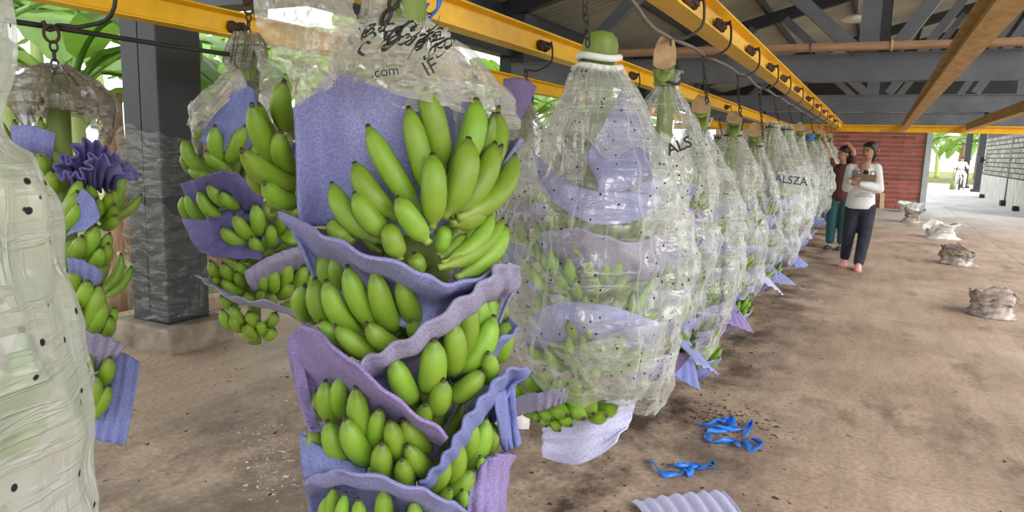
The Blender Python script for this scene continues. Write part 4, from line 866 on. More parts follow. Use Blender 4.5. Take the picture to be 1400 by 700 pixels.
mb.add(*film_patch(S([[(775,478,.26),(820,462,.275),(868,448,.275),(915,440,.25)],[(790,505,.26),(828,492,.27),(870,482,.27),(908,478,.25)],[(806,528,.25),(836,524,.255),(868,520,.255),(892,512,.24)],[(818,545,.22),(840,552,.22),(862,554,.22),(876,540,.2)]]), 95, 36, 40, 0.010))
fo = mb.build('plastic_bag', M['film_milky'], d1, True)
print_on(fo, 'ALS', 931, 206, .235, .07, 0.048, 0.38, fn=Pd, bold=0.0012)
print_on(fo, 'US', 860, 546, .225, .02, 0.026, 0.45, fn=Pd, bold=0.0005)
px_hand(d1, Pd, (DX, DY), rr_([(766,589,760,556,15),(782,582,772,548,17),(748,583,750,552,14),(756,574,748,538,18),(777,568,760,534,22),(799,573,784,536,23),(812,566,800,532,20),(846,556,812,550,18),(830,568,804,556,18),(716,568,745,552,15),(736,576,748,550,14),(724,556,748,544,16)], .15, .20), 16, (780,545))
px_hand(d1, Pd, (DX, DY), rr_([(722,508,742,535,19),(744,504,756,532,19),(764,516,772,542,18),(704,524,728,542,17),(785,512,788,540,18)], .16, .18), 16, (745,535))
foam(S([[(742,582,.06),(770,566,.08),(800,556,.10),(835,548,.13),(869,546,.17)],[(742,600,.06),(770,600,.08),(800,598,.10),(832,590,.13),(862,576,.17)],[(741,625,.06),(764,632,.08),(790,635,.10),(815,624,.13),(842,604,.17)]]), d1, 0, 0.004, 3, 0, 0.002, 0.006, 40, 40, M['foam_pale'])
foam(S([[(704,545,.2),(722,538,.225),(742,536,.235),(764,530,.23),(778,532,.22)],[(706,556,.2),(722,550,.22),(742,548,.23),(762,542,.225),(776,542,.22)],[(709,569,.2),(724,564,.21),(742,560,.22),(760,554,.22),(772,550,.22)]]), d1, 3, 0.005, 7, 1, 0.002, 0.005, 12, 60, M['foam_grey'])
trolley(-0.79, 2.22, -0.80, 2.0, 1.86, (DX-.0, 2.03, 1.70), 'hook and chain carrying the first bagged bunch behind the main one')
def gbunch(X, Y, label, ztop, zbag, zbot, rmax, seed, n, per, mat, stem_px=None, cut=True, lo_flap=True, rail_x=-0.79, cover=None, cutdir=1.0, knot=False, hook='', size=1.0, flapmat=None):
    root = thing('banana_bunch', label, 'banana bunch', (X, Y, zbot), 'hanging banana bunches'); rnd = random.Random(seed)
    fill_bunch(root, X, Y, ztop-0.50, zbot+0.05, n, per, seed, size*0.96, True, -1.2)
    c_ = (X+rnd.uniform(-.015, .015), Y-0.02, ztop)
    stalk(root, X, Y, zbot, ztop-0.06, 0.022, 0.036, (c_, cutdir, 0.046) if cut else None)
    nk = ztop-0.10
    u1, u2 = rnd.uniform(.8, 1.25), rnd.uniform(-.03, .03)
    rows = [(X,Y,nk+.05,.056),(X,Y,nk,.044),(X,Y,nk-.05,.064*u1),(X+u2*.5,Y,nk-.14,.110*u1),(X+u2,Y,nk-.25,.17*(u1*.5+.5)),(X+u2,Y,nk-.38,rmax*.88),(X,Y,nk-.52,rmax*.98)]
    zz = nk-.52; m_ = 4
    for i in range(1, m_+1): rows.append((X+rnd.uniform(-.02, .02), Y+rnd.uniform(-.02, .02), zz+(zbag-zz)*i/m_, rmax*(1.0, .97, .92, .80)[i-1]*rnd.uniform(.93, 1.04)))
    bag(root, rows, seed, mat, 64, 96, 0.36, 0.019, 0.06)
    MB().tube([(X+.05*math.cos(a), Y+.05*math.sin(a), nk+.004*math.sin(3*a)) for a in np.linspace(0, 6.28, 22, endpoint=False)], 0.006, 6, closed=True).build('tie', M['black_iron'] if not knot else M['tape_white'], root, True)
    if lo_flap:
        a = -0.7+rnd.uniform(-.7, .7); ctrl = []; wq = rnd.uniform(.30, .55); dl = rnd.uniform(.05, .09); tl_ = rnd.uniform(-.08, .08)
        for i in range(3):
            ctrl.append([(X+(0.13+0.03*i+0.05*i)*math.cos(a+u), Y+(0.13+0.03*i+0.05*i)*math.sin(a+u), zbot+0.13-dl*i-0.03*u+tl_*u*i) for u in (-wq, -wq*.35, wq*.35, wq)])
        foam(ctrl, root, seed, 0.004, 5, 1, 0.003, 0.005, 12, 30, flapmat or M['foam_lavender'])
    if hook:
        trolley(rail_x, Y+0.14, X, Y+0.04, 1.87, (X+0.055, Y-0.01, nk+0.03), hook)
    return root
ordn = ['second', 'third', 'fourth', 'fifth', 'sixth', 'seventh', 'eighth', 'ninth', 'tenth', 'eleventh']
spec = [  # Y, ztop, zbag, zbot, r, film, words
 (2.92, 1.775, 0.62, 0.52, .235, 'film_clear', 'with slanted cut stem and printed bag'),
 (3.52, 1.62, 0.44, 0.32, .245, 'film_milky', 'with round brown stem cut, blue frill below'),
 (4.45, 1.61, 0.55, 0.38, .225, 'film_milky', 'with slim pleated neck'),
 (5.35, 1.56, 0.62, 0.45, .235, 'film_clear', 'tucked low behind the pleated one'),
 (6.15, 1.72, 0.55, 0.36, .29, 'film_milky', 'wide, with green stem top'),
 (7.2, 1.74, 0.60, 0.40, .26, 'film_milky', 'with leaning green stem'),
 (8.4, 1.70, 0.62, 0.42, .25, 'film_milky', 'with a pale knot'),
 (9.6, 1.70, 0.62, 0.42, .25, 'film_milky', 'with blue ribbon at its neck'),
 (10.8, 1.74, 0.66, 0.45, .25, 'film_milky', 'near the two women'),
 (12.2, 1.74, 0.66, 0.45, .26, 'film_milky', 'last but one in the row'),
 (13.6, 1.76, 0.66, 0.45, .27, 'film_milky', 'last of the row')]
for i, (Y, zt, zbg, zbt, r_, fm, wd_) in enumerate(spec):
    nm = (ordn+['twelfth'])[i]
    g_ = gbunch(-0.80, Y, '%s bagged bunch behind the main bunch, %s' % (nm, wd_), zt, zbg, zbt, r_, 100+i*3, 6 if i < 5 else 5, 11 if i < 4 else 9, M[fm], cut=i not in (4, 5), hook='hook and chain carrying the %s bagged bunch in the row' % nm,
        cutdir=2.2 if i == 0 else (1.5, 1.2, 1.0)[i % 3], knot=i in (6, 7), size=1.0, flapmat=M[['foam_lavender', 'foam_blue', 'foam_violet', 'foam_pale'][i % 4]])
    if i == 4: print_on([c2 for c2 in g_.children if c2.name.startswith('plastic_bag')][0], 'AKALSZA', 1071, 250, .33, .12, 0.085, -0.12, fn=axis_fn(-0.80, Y), bold=0.001)
    if i == 7: MB().tube([(-0.80+.05*math.cos(a), Y-.0+.05*math.sin(a), zt-0.07+.03*math.sin(a*2.5)) for a in np.linspace(0, 12, 40)], 0.016, 6).build('ribbon', M['ribbon_blue'], g_, True)
# bunches on the second rail, seen between the stems
for i, (Y, zt, fm, wd_) in enumerate(((3.92, 1.80, 'film_dusty', 'purple sheet at its top'), (4.66, 1.84, 'film_grey', 'knotted grey top'), (5.7, 1.74, 'film_dusty', 'third beyond the main bunch, mostly hidden'), (6.9, 1.70, 'film_dusty', 'fourth beyond the main bunch, mostly hidden'), (8.2, 1.70, 'film_dusty', 'fifth beyond the main bunch, far back'), (9.8, 1.70, 'film_dusty', 'farthest, sixth beyond the main bunch'))):
    g_ = gbunch(-1.95, Y, 'dusty bagged bunch on the left rail, '+wd_, zt, 1.12 if i < 2 else 0.7, 0.5, .2, 200+i*5, 4, 7, M[fm], cut=False, rail_x=-1.92, hook='hook of the left-rail bunch, '+wd_)
    if i == 0:
        q = axis_fn(-1.95, Y)
        foam(S([[(690,108,.12),(708,106,.13),(722,110,.12),(733,118,.1)],[(688,120,.13),(704,124,.14),(716,132,.13),(724,142,.11)],[(672,150,.12),(686,154,.13),(700,160,.12),(712,165,.1)]]), g_, 1, 0.004, 3, 1, 0.004, 0.005, 14, 26, M['foam_violet'])
# spacer rods that hold the hooks apart
def rod(pts, r_, mat, label):
    o = MB().tube(catmull(pts, 40), r_, 7).build('spacer_rod', mat, None, True); return tag(o, label, 'rod', 'spacer rods between hooks')
ysr = [0.2, 1.1, 2.0, 2.96, 3.56, 4.49, 5.39, 6.19, 7.24, 8.44, 9.64, 10.84, 12.24]
dz = [0.03, 0.06, 0.02, -0.02, -0.01, 0.0, -0.01, 0.0, 0.0, 0.0, 0.0, 0.0, 0.0]
for i in range(len(ysr)-1):
    a, b_ = ysr[i], ysr[i+1]; rnd = random.Random(i)
    rod([(-0.80, a+.01, 1.875+dz[i]), (-0.80+rnd.uniform(-.01, .01), a+(b_-a)*.33, 1.875+dz[i]+0.012), (-0.80, a+(b_-a)*.66, 1.875+dz[i+1]+0.006), (-0.80, b_-.01, 1.875+dz[i+1])], 0.0085, M['wire'], 'grey spacer rod above the bagged row, %s from the camera' % (['first']+ordn+['twelfth'])[i])
rod([(-2.0, 0.9, 1.675), (-2.0, 1.17, 1.68), (-2.0, 1.5, 1.68), (-1.98, 1.76, 1.68)], 0.0075, M['black_iron'], 'thin black rod between the two left bunches, in front of the column')

# leftmost bag at the picture edge
EX, EY = -0.80, 0.27
Pe = axis_fn(EX, EY)
zb = 0.35
e1 = thing('banana_bunch', 'bunch in a thick milky bag cut off by the left picture edge', 'banana bunch', (EX, EY, zb), 'hanging banana bunches')
fill_bunch(e1, EX, EY, 1.30, 0.55, 5, 9, 71, 0.78, False, -0.2)
stalk(e1, EX, EY, zb, 1.70)
sil = [(-60,4), (0,18), (60,20), (120,20), (165,22), (200,40), (230,66), (270,84), (330,94), (400,101), (480,110), (560,118), (640,126), (700,132), (790,140)]
rows = []
for y_, xr in sil:
    p_ = Pe(xr, y_, 0); rows.append((EX, EY, p_[2], max(0.04, math.hypot(p_[0]-EX, p_[1]-EY))))
bag(e1, rows, 8, M['film_thick'], 110, 140, 0.12, 0.006, 0.02)
trolley(-0.79, 0.36, -0.80, 0.28, 1.88, (EX, EY, 1.70), 'hook and chain above the milky bag at the left edge')
# a bunch's blue ribbon over the main bunch
rb = thing('blue_ribbon', 'blue plastic ribbon tied on the rail above the main bunch', 'ribbon', Pb(580, 25, 0))
q = axis_fn(-1.92, 2.70)
for pts_ in ([(562,-6),(566,10),(576,18),(588,12),(594,-4)], [(590,-6),(588,12),(578,24),(571,33)], [(576,4),(570,14),(567,24),(571,33)]):
    cl = catmull([q(x_+10, y_, .06, .04) for x_, y_ in pts_], 16); G = np.stack([cl-CR*0.008, cl+CR*0.008], 0)
    V, F = sheet_thick(G, 0.002); mobj('ribbon_strip', V, F, M['ribbon_blue'], rb)
for i, (Y) in enumerate((2.95, 4.2)):
    trolley(-3.30, Y, -3.27, Y-0.02, 1.86, None, ['empty trolley hook on the left rail beside the column', 'empty trolley hook on the left rail beyond the column'][i])

# =================================================================== PEOPLE
def remesh(o, vox, sm=6):
    r = o.modifiers.new('remesh', 'REMESH'); r.mode = 'VOXEL'; r.voxel_size = vox; r.use_smooth_shade = True
    s_ = o.modifiers.new('smooth', 'SMOOTH'); s_.factor = 0.5; s_.iterations = sm; return o
def limb(b_, pts, rad):
    for i in range(len(pts)-1): b_.capsule(pts[i], pts[i+1], rad[i], rad[i+1])
def hand_shape(b_, wrist, tip, palm_n, curl=0.5, s=1.0):
    """palm, four unequal bent fingers and a thumb leaving its side"""
    w_, t_ = np.array(wrist, float), np.array(tip, float); d = t_-w_; d /= np.linalg.norm(d); n_ = np.array(palm_n, float); n_ = n_-d*(n_@d); n_ /= np.linalg.norm(n_); sd = np.cross(d, n_)
    for k_ in (-1.2, 0, 1.2): b_.capsule(w_+sd*0.012*k_, w_+d*0.075*s+sd*0.022*k_, 0.014*s, 0.013*s, 8)
    for k_, L in ((-1.5, .060), (-.5, .072), (.5, .068), (1.5, .052)):
        p0 = w_+d*0.08*s+sd*0.017*k_*s; p1 = p0+(d*(1-curl*.4)+n_*curl*.6)*L*.55*s; p2 = p1+(d*(1-curl)+n_*curl*1.3)*L*.5*s
        b_.capsule(p0, p1, .0095*s, .009*s, 8); b_.capsule(p1, p2, .009*s, .0075*s, 8)
    p0 = w_+d*0.025*s+sd*0.026*s; p1 = p0+(d*.6+sd*.6+n_*.3)*.04*s; p2 = p1+(d*.9+n_*.4)*.03*s
    b_.capsule(p0, p1, .011*s, .0105*s, 8); b_.capsule(p1, p2, .0105*s, .008*s, 8)
def face(body, hc, fd, J, brow=True):
    fd = np.array(fd, float); fd /= np.linalg.norm(fd); sd = np.array([fd[1], -fd[0], 0]); up = np.array([0, 0, 1.0]); hc = np.array(hc)
    at = lambda f_, s_, u_: hc+fd*f_+sd*s_+up*u_
    for k_ in (-1, 1):
        e = MB().ellipsoid(at(.082, .030*k_, .002), (.012, .012, .007), 10).build('eye', M['eye_white'], body, True)
        MB().ellipsoid(at(.089, .030*k_, .002), (.009, .009, .0085), 8).build('eye', M['hair'], body, True)
        MB().tube([at(.088, .012*k_, .022), at(.092, .030*k_, .028), at(.076, .050*k_, .022)], .004, 5).build('eyebrow', M['hair'], body, True)
    MB().tube([at(.084, -.024, -.052), at(.096, -.008, -.050), at(.096, .008, -.050), at(.084, .024, -.052)], .0065, 6).build('mouth', M['lips'], body, True)
def head_shape(b_, hc, fd):
    fd = np.array(fd, float); fd /= np.linalg.norm(fd); sd = np.array([fd[1], -fd[0], 0]); up = np.array([0, 0, 1.0]); hc = np.array(hc)
    rot = np.stack([sd, fd, up], 1)
    b_.ellipsoid(hc+up*.025, (.070, .088, .085), 16, rot); b_.ellipsoid(hc+fd*.022-up*.035, (.055, .064, .075), 14, rot)
    b_.capsule(hc+fd*.088+up*.005, hc+fd*.102-up*.022, .008, .013, 8)
    for k_ in (-1, 1): b_.ellipsoid(hc+sd*.071*k_-fd*.005-up*.01, (.010, .018, .030), 8, rot)
    return rot

def torso(b_, J, prof, n=24):
    V = []
    for x0, z_, rx, ry in prof:
        for j in range(n):
            a = 2*math.pi*j/n; V.append(J(x0+rx*math.cos(a), ry*math.sin(a), z_))
    k_ = len(prof); b_.add(V, grid_faces(k_, n, True)+[tuple(range(n))[::-1], tuple((k_-1)*n+j for j in range(n))])
def woman_front():
    O = np.array([-0.155, 10.0, 0.0]); J = lambda x_, y_, z_: O+np.array([x_, y_, z_])
    t = thing('person', 'woman in white long-sleeved shirt and navy trousers, walking with arms folded over a board', 'person', O)
    hc = J(.035, -.02, 1.475); fd = (-.45, -.89, 0)
    b_ = MB(); head_shape(b_, hc, fd)
    limb(b_, [J(.0, .0, 1.30), J(.025, -.005, 1.40)], [.055, .048])
    limb(b_, [J(-.01, 0, .80), J(-.005, 0, 1.05), J(-.01, 0, 1.24)], [.12, .105, .11])
    sr, er, wr_ = J(-.155, 0, 1.265), J(-.185, -.05, 1.03), J(-.135, -.225, 1.115)
    sl, el, wl = J(.135, 0, 1.275), J(.175, -.06, 1.03), J(-.045, -.225, 1.085)
    limb(b_, [sr, er, wr_], [.045, .036, .026]); limb(b_, [sl, el, wl], [.045, .036, .026])
    limb(b_, [J(-.08, 0, .78), J(-.105, -.02, .44), J(-.125, .12, .10)], [.085, .055, .036]); limb(b_, [J(.075, 0, .78), J(.075, -.06, .42), J(.045, -.10, .075)], [.085, .055, .036])
    b_.capsule(J(-.125, .13, .075), J(-.145, -.01, .030), .035, .026); b_.capsule(J(.045, -.09, .05), J(.045, -.27, .028), .036, .026)
    hand_shape(b_, wr_, J(-.07, -.26, 1.16), (.6, .2, .2), .6); hand_shape(b_, wl, J(-.15, -.26, 1.115), (-.2, .6, .3), .6)
    body = remesh(b_.build('body', M['skin'], t, True), 0.0075, 4); face(body, hc, fd, J)
    s_ = MB(); torso(s_, J, [(-.01, .76, .172, .135), (-.01, .80, .174, .138), (-.008, .95, .155, .125), (-.01, 1.10, .162, .13), (-.012, 1.22, .16, .115), (-.012, 1.29, .12, .085), (-.005, 1.325, .065, .06)])
    s_.capsule(J(-.135, 0, 1.262), J(.115, 0, 1.272), .060, .060)
    limb(s_, [sr, er+np.array([0, 0, -.01]), wr_], [.062, .056, .040]); limb(s_, [sl, el+np.array([.01, 0, -.01]), J(-.02, -.215, 1.08)], [.062, .058, .042])
    sh = remesh(s_.build('shirt', M['shirt_white'], t, True), 0.012, 5)
    c_ = J(0.0, -.152, 1.215)
    right, up = np.array([1.0, 0, 0]), np.array([0, .12, .99])
    text_mesh('printed_text', 'PO', 0.085, J(-.075, -.175, 1.185), right, up, M['ink'], sh, 0.001)
    MB().ellipsoid(J(.02, -.165, 1.22), (.034, .012, .034), 12).build('printed_mark', M['ink'], sh, True)
    text_mesh('printed_text', 'O', 0.085, J(.10, -.172, 1.185), right, up, M['ink'], sh, 0.001)
    for k_ in range(3): MB().box(J(-.02-.03*k_, -.178, .965-.022*k_), J(.085+.02*k_, -.172, .972-.022*k_)).build('printed_line', M['steel_grey'], sh)
    p_ = MB(); p_.ellipsoid(J(0, 0, .80), (.165, .135, .12)); limb(p_, [J(-.08, 0, .77), J(-.107, -.02, .44), J(-.125, .115, .13)], [.108, .080, .064]); limb(p_, [J(.075, 0, .77), J(.077, -.06, .42), J(.045, -.095, .095)], [.108, .080, .066])
    remesh(p_.build('trousers', M['trousers_navy'], t, True), 0.012, 5)
    for (a, c2) in ((J(-.125, .12, .022), J(-.150, -.045, .020)), (J(.045, -.07, .02), J(.045, -.30, .02))):
        f_ = MB(); f_.capsule(a, c2, .040, .044); f_.capsule(a*.35+c2*.65+np.array([0, 0, .035]), a*.15+c2*.85+np.array([0, 0, .028]), .044, .040)
        o_ = remesh(f_.build('slipper', M['slipper_pink'], t, True), 0.012, 3)
    h_ = MB(); f2 = np.array(fd)/np.linalg.norm(fd); sd = np.array([f2[1], -f2[0], 0]); rot = np.stack([sd, f2, np.array([0, 0, 1.])], 1)
    h_.ellipsoid(hc+np.array([0, 0, .052])-f2*.012, (.083, .094, .080), 16, rot); h_.ellipsoid(hc-f2*.055-np.array([0, 0, .03]), (.068, .052, .085), 16, rot); h_.ellipsoid(hc-f2*.10-np.array([0, 0, .07]), (.035, .04, .06), 12, rot)
    for k_ in (-1, 1): h_.capsule(hc+f2*.045+sd*.045*k_+np.array([0, 0, .08]), hc+sd*.070*k_-f2*.02+np.array([0, 0, -.03]), .022, .022)
    remesh(h_.build('hair', M['hair'], t, True), 0.008, 2)
    MB().ellipsoid(hc-f2*.075+np.array([.055, 0, .02]), (.022, .022, .026), 10).build('hair_clip', M['hair_clip'], t, True)
    cb_ = thing('clipboard', 'brown board held flat against the white shirt', 'board', J(.02, -.25, 1.12))
    bevel(MB().bar(J(-.11, -.262, 1.165), J(.14, -.245, 1.150), .020, .085).build('board', M['board_brown'], cb_), .004)
    MB().bar(J(-.10, -.275, 1.185), J(-.05, -.272, 1.183), .010, .03).build('clip', M['steel_grey'], cb_)
woman_front()
def woman_back():
    p0 = at_y(1154, 210, 11.9); O = np.array([p0[0], 11.9, 0.0]); J = lambda x_, y_, z_: O+np.array([x_, y_, z_])
    t = thing('person', 'woman in maroon top and teal trousers beside the row, arms raised', 'person', O)
    hc = J(0, 0, p0[2]-.01); fd = (-.75, -.62, 0); z0 = hc[2]
    b_ = MB(); head_shape(b_, hc, fd); limb(b_, [J(.0, .02, z0-.17), J(0, .01, z0-.07)], [.052, .046]); limb(b_, [J(0, .02, .80), J(0, .02, z0-.24)], [.12, .11])
    sr, er, wr_ = J(.13, .02, z0-.22), J(.125, -.02, z0+.05), J(.04, -.05, z0+.165)
    sl, el, wl = J(-.14, .02, z0-.22), J(-.21, -.08, z0-.02), J(-.26, -.18, z0+.16)
    limb(b_, [sr, er, wr_], [.045, .037, .026]); limb(b_, [sl, el, wl], [.045, .037, .026])
    hand_shape(b_, wr_, J(-.04, -.07, z0+.17), (0, 0, -1), .4); hand_shape(b_, wl, J(-.28, -.2, z0+.28), (-1, 0, 0), .4)
    for k_ in (-1, 1):
        limb(b_, [J(.08*k_, .02, .78), J(.085*k_, 0, .43), J(.08*k_, .03, .09)], [.085, .055, .036]); b_.capsule(J(.08*k_, .04, .045), J(.085*k_-.03, -.14, .028), .034, .026)
    body = remesh(b_.build('body', M['skin'], t, True), 0.0085, 4); face(body, hc, fd, J)
    s_ = MB(); limb(s_, [J(0, .02, .85), J(0, .02, 1.05), J(0, .02, z0-.27)], [.155, .145, .14]); s_.capsule(J(-.13, .02, z0-.22), J(.13, .02, z0-.22), .068, .068); limb(s_, [sr, sr*.35+er*.65], [.066, .055]); limb(s_, [sl, sl*.35+el*.65], [.066, .055])
    remesh(s_.build('top', M['top_maroon'], t, True), 0.013, 5)
    p_ = MB(); p_.ellipsoid(J(0, .02, .82), (.165, .13, .12))
    for k_ in (-1, 1): limb(p_, [J(.08*k_, .02, .79), J(.085*k_, 0, .43), J(.08*k_, .03, .13)], [.105, .08, .065])
    remesh(p_.build('trousers', M['trousers_teal'], t, True), 0.013, 5)
    for k_ in (-1, 1):
        f_ = MB(); f_.capsule(J(.08*k_, .05, .022), J(.085*k_-.03, -.17, .02), .04, .043); remesh(f_.build('slipper', M['steel_black'], t, True), 0.012, 3)
    h_ = MB(); f2 = np.array(fd)/np.linalg.norm(fd); sd = np.array([f2[1], -f2[0], 0]); rot = np.stack([sd, f2, np.array([0, 0, 1.])], 1)
    h_.ellipsoid(hc+np.array([0, 0, .055])-f2*.012, (.084, .095, .080), 16, rot); h_.ellipsoid(hc-f2*.06-np.array([0, 0, .04]), (.066, .05, .10), 16, rot)
    remesh(h_.build('hair', M['hair'], t, True), 0.009, 4)
woman_back()
# rider far out in the light
p0 = on_z(1311, 259)
mk = thing('motorbike', 'small pale motorbike parked far out in the bright passage', 'motorbike', p0)
for dy, nm in ((-.6, 'wheel'), (.6, 'wheel')):
    c_ = p0+np.array([0.1*dy, dy, .29]); MB().tube([c_+np.array([.1*.27*math.cos(a), .27*math.cos(a), .27*math.sin(a)]) for a in np.linspace(0, 6.28, 22, endpoint=False)], .035, 8, closed=True).build(nm, M['steel_black'], mk, True)
MB().capsule(p0+[-.05, -.5, .32], p0+[.05, .5, .55], .07, .09).capsule(p0+[-.05, -.55, .35], p0+[-.04, -.42, .98], .04, .05).build('frame', M['plaster'], mk, True)
MB().capsule(p0+[0, .0, .72], p0+[.05, .6, .74], .09, .08).build('seat', M['steel_black'], mk, True)
MB().tube([p0+[-.36, -.3, 1.02], p0+[-.05, -.44, .98], p0+[.28, -.36, 1.02]], .018, 6).build('handlebar', M['steel_black'], mk, True)
rp = thing('person', 'distant rider in white sitting on the motorbike in the bright passage', 'person', p0+np.array([0, .15, 0]))
b_ = MB(); hc = p0+np.array([0, .12, 1.48]); head_shape(b_, hc, (-.1, -1, 0)); limb(b_, [p0+[0, .2, .84], p0+[0, .14, 1.36]], [.12, .06])
for k_ in (-1, 1):
    limb(b_, [p0+[.16*k_, .15, 1.28], p0+[.26*k_, -.05, 1.08], p0+[.26*k_-.03, -.32, 1.05]], [.045, .038, .03]); hand_shape(b_, p0+[.26*k_-.03, -.32, 1.05], p0+[.26*k_-.03, -.40, 1.04], (0, 0, -1), .8)
    limb(b_, [p0+[.09*k_, .18, .84], p0+[.17*k_, -.22, .72], p0+[.18*k_, -.10, .12]], [.08, .058, .04]); b_.capsule(p0+[.18*k_, -.08, .06], p0+[.18*k_, -.25, .04], .04, .03)
remesh(b_.build('body', M['skin'], rp, True), .012, 3)
s_ = MB(); limb(s_, [p0+[0, .2, .88], p0+[0, .15, 1.24]], [.15, .14]); s_.capsule(p0+[-.15, .15, 1.28], p0+[.15, .15, 1.28], .07, .07)
for k_ in (-1, 1): limb(s_, [p0+[.16*k_, .15, 1.28], p0+[.26*k_, -.05, 1.08], p0+[.26*k_-.03, -.28, 1.05]], [.068, .055, .045])
remesh(s_.build('shirt', M['shirt_white'], rp, True), .015, 4)
s_ = MB()
for k_ in (-1, 1): limb(s_, [p0+[.09*k_, .18, .84], p0+[.17*k_, -.22, .72], p0+[.18*k_, -.10, .16]], [.10, .075, .055])
remesh(s_.build('trousers', M['shirt_white'], rp, True), .015, 4)
MB().ellipsoid(hc+np.array([0, .01, .05]), (.088, .1, .085)).build('cap', M['hair'], rp, True)

# =================================================================== THINGS ON THE FLOOR
def sack(px, py, wd, ht, seed, mat, label, fill='cuttings', slump=0.42):
    p_ = on_z(px, py); t = thing('sack', label, 'sack', p_, 'sacks on the floor'); p_ = p_+np.array([0, wd*0.35, 0])
    prof = [(.30, .0), (1.04, .004), (1.10, .05), (.92, .22), (.80, .42), (.88, .50), (.84, .58), (.96, .76), (1.10, .95), (1.15, 1.0), (1.06, 1.01), (.94, .90), (.82, .72), (.78, .60)]
    n = 48; G = np.zeros((len(prof)*3-2, n, 3)); pr2 = catmull([(a, b2, 0) for a, b2 in prof], G.shape[0])
    th = np.linspace(0, 2*math.pi, n, endpoint=False)
    for i, (r_, z_, _) in enumerate(pr2):
        G[i] = np.stack([r_*wd/2*np.cos(th), r_*wd/2*.85*np.sin(th), np.full(n, z_*ht)], -1)
    hz = np.clip(G[..., 2]/ht, 0, 1)
    rad = 1+.15*sn(G, 3.0/wd*.35, seed)+.13*(0.5-np.abs(sn(G, (5/wd*.4, 5/wd*.4, 16), seed+1)))
    G[..., :2] *= rad[..., None]; G[..., 2] += hz*ht*slump*sn(np.stack([np.cos(th), np.sin(th), 0*th], -1), .35, seed+2)[None, :]+hz*ht*.06*sn(G, 12, seed+3)
    G[..., 2] = np.maximum(G[..., 2], 0.003)
    mobj('cloth', (G+p_).reshape(-1, 3), grid_faces(G.shape[0], n, True), mat, t)
    D = np.zeros((8, n, 3))
    for i in range(8): D[i] = np.stack([(i/7+.02)*.84*wd/2*np.cos(th), (i/7+.02)*.84*.85*wd/2*np.sin(th), np.full(n, ht*(.70-.06*(i/7)))], -1)
    D[..., 2] += ht*.10*sn(D, 14, seed+5); mobj('contents', (D+p_).reshape(-1, 3), grid_faces(8, n, True), M[fill], t)
sack(1357, 435, .40, .25, 3, M['sack_dirty'], 'dirty open sack nearest the camera on the right of the floor')
sack(1309, 363, .40, .22, 8, M['sack_dirty'], 'stained grey sack, second from the camera among the floor sacks')
sack(1286, 327, .46, .24, 12, M['sack_white'], 'clean white sack with rolled rim, third from the camera', 'sack_white')
sack(1247, 305, .38, .28, 17, M['sack_dirty'], 'crumpled pale sack, fourth from the camera')
sack(1244, 291, .52, .26, 23, M['sack_white'], 'white sack at the foot of the brick wall', 'sack_white', .12)
o_ = on_z(703, 575)
V, F = film_patch([[o_+np.array([x_, y_, z_]) for x_, y_, z_ in r] for r in ([(-.14, -.08, .0), (0, -.1, .0), (.12, -.08, .0)], [(-.12, -.02, .10), (0, -.03, .16), (.1, 0, .13)], [(-.1, .08, .12), (0, .1, .14), (.1, .09, .1)], [(-.13, .16, .0), (0, .18, .0), (.12, .16, .0)])], 71, 24, 30, .012)
V = np.array(V); V[:, 2] = np.maximum(V[:, 2], .002); tag(mobj('paper_sack', V, F, M['sack_white']), 'crumpled white paper on the floor between main and first bagged bunch', 'paper')
def ribbon(label, strips):
    t = thing('blue_ribbon', label, 'ribbon', on_z(*strips[0][0])); rs = np.random.RandomState(len(label))
    for s_ in strips:
        n = len(s_)*7; cl = catmull([on_z(x_, y_, .006) for x_, y_ in s_], n); cl[:, 2] += .014*np.abs(np.sin(np.linspace(0, len(s_)*1.6, n)))
        T = np.gradient(cl, axis=0); T /= np.linalg.norm(T, axis=1)[:, None]; sdv = np.cross(T, [0, 0, 1]); tw = np.linspace(0, len(s_)*.9, n)
        off = sdv*(.016*np.cos(tw))[:, None]+np.array([0, 0, 1])*(.013*np.sin(tw))[:, None]; A, B_ = cl-off, cl+off
        lo = np.minimum(A[:, 2], B_[:, 2]); sh = np.maximum(0, .003-lo)[:, None]*np.array([0, 0, 1]); V, F = sheet_thick(np.stack([A+sh, B_+sh], 0), .0025); mobj('ribbon_strip', V, F, M['ribbon_blue'], t)
ribbon('tangled blue plastic ribbon on the floor, the farther of two', [[(951,580),(966,584),(985,577),(1001,584),(978,591),(966,594),(966,600),(974,606),(990,606),(1003,604),(1009,613)], [(1016,604),(1030,603),(1040,609),(1030,616),(1019,610),(1016,604)], [(960,583),(980,587),(1000,589),(1012,588),(1022,582),(1027,580),(1018,598)], [(975,576),(988,580),(998,574),(1004,582)]])
ribbon('short blue plastic ribbon on the floor, the nearer of two', [[(886,628),(896,641),(908,652),(924,650),(934,647),(941,651),(944,645),(936,638),(926,638)], [(915,635),(925,641),(942,640),(958,639),(972,635),(976,640),(960,643),(948,640)]])
G = patch_grid([[on_z(x_, y_, .015) for x_, y_ in r] for r in ([(864, 688), (905, 682), (950, 678), (988, 676)], [(876, 700), (915, 694), (960, 690), (1002, 690)], [(900, 740), (940, 735), (985, 730), (1025, 722)])], 20, 80)
G[..., 2] += .006*(1+np.sin(np.linspace(0, 44, 80)))[None, :]+.012*np.linspace(0, 1, 80)[None, :]
V, F = sheet_thick(G, .006); tag(mobj('foam_sheet', V, F, M['foam_pale']), 'pale corrugated foam sheet lying on the floor at the bottom edge', 'foam sheet')
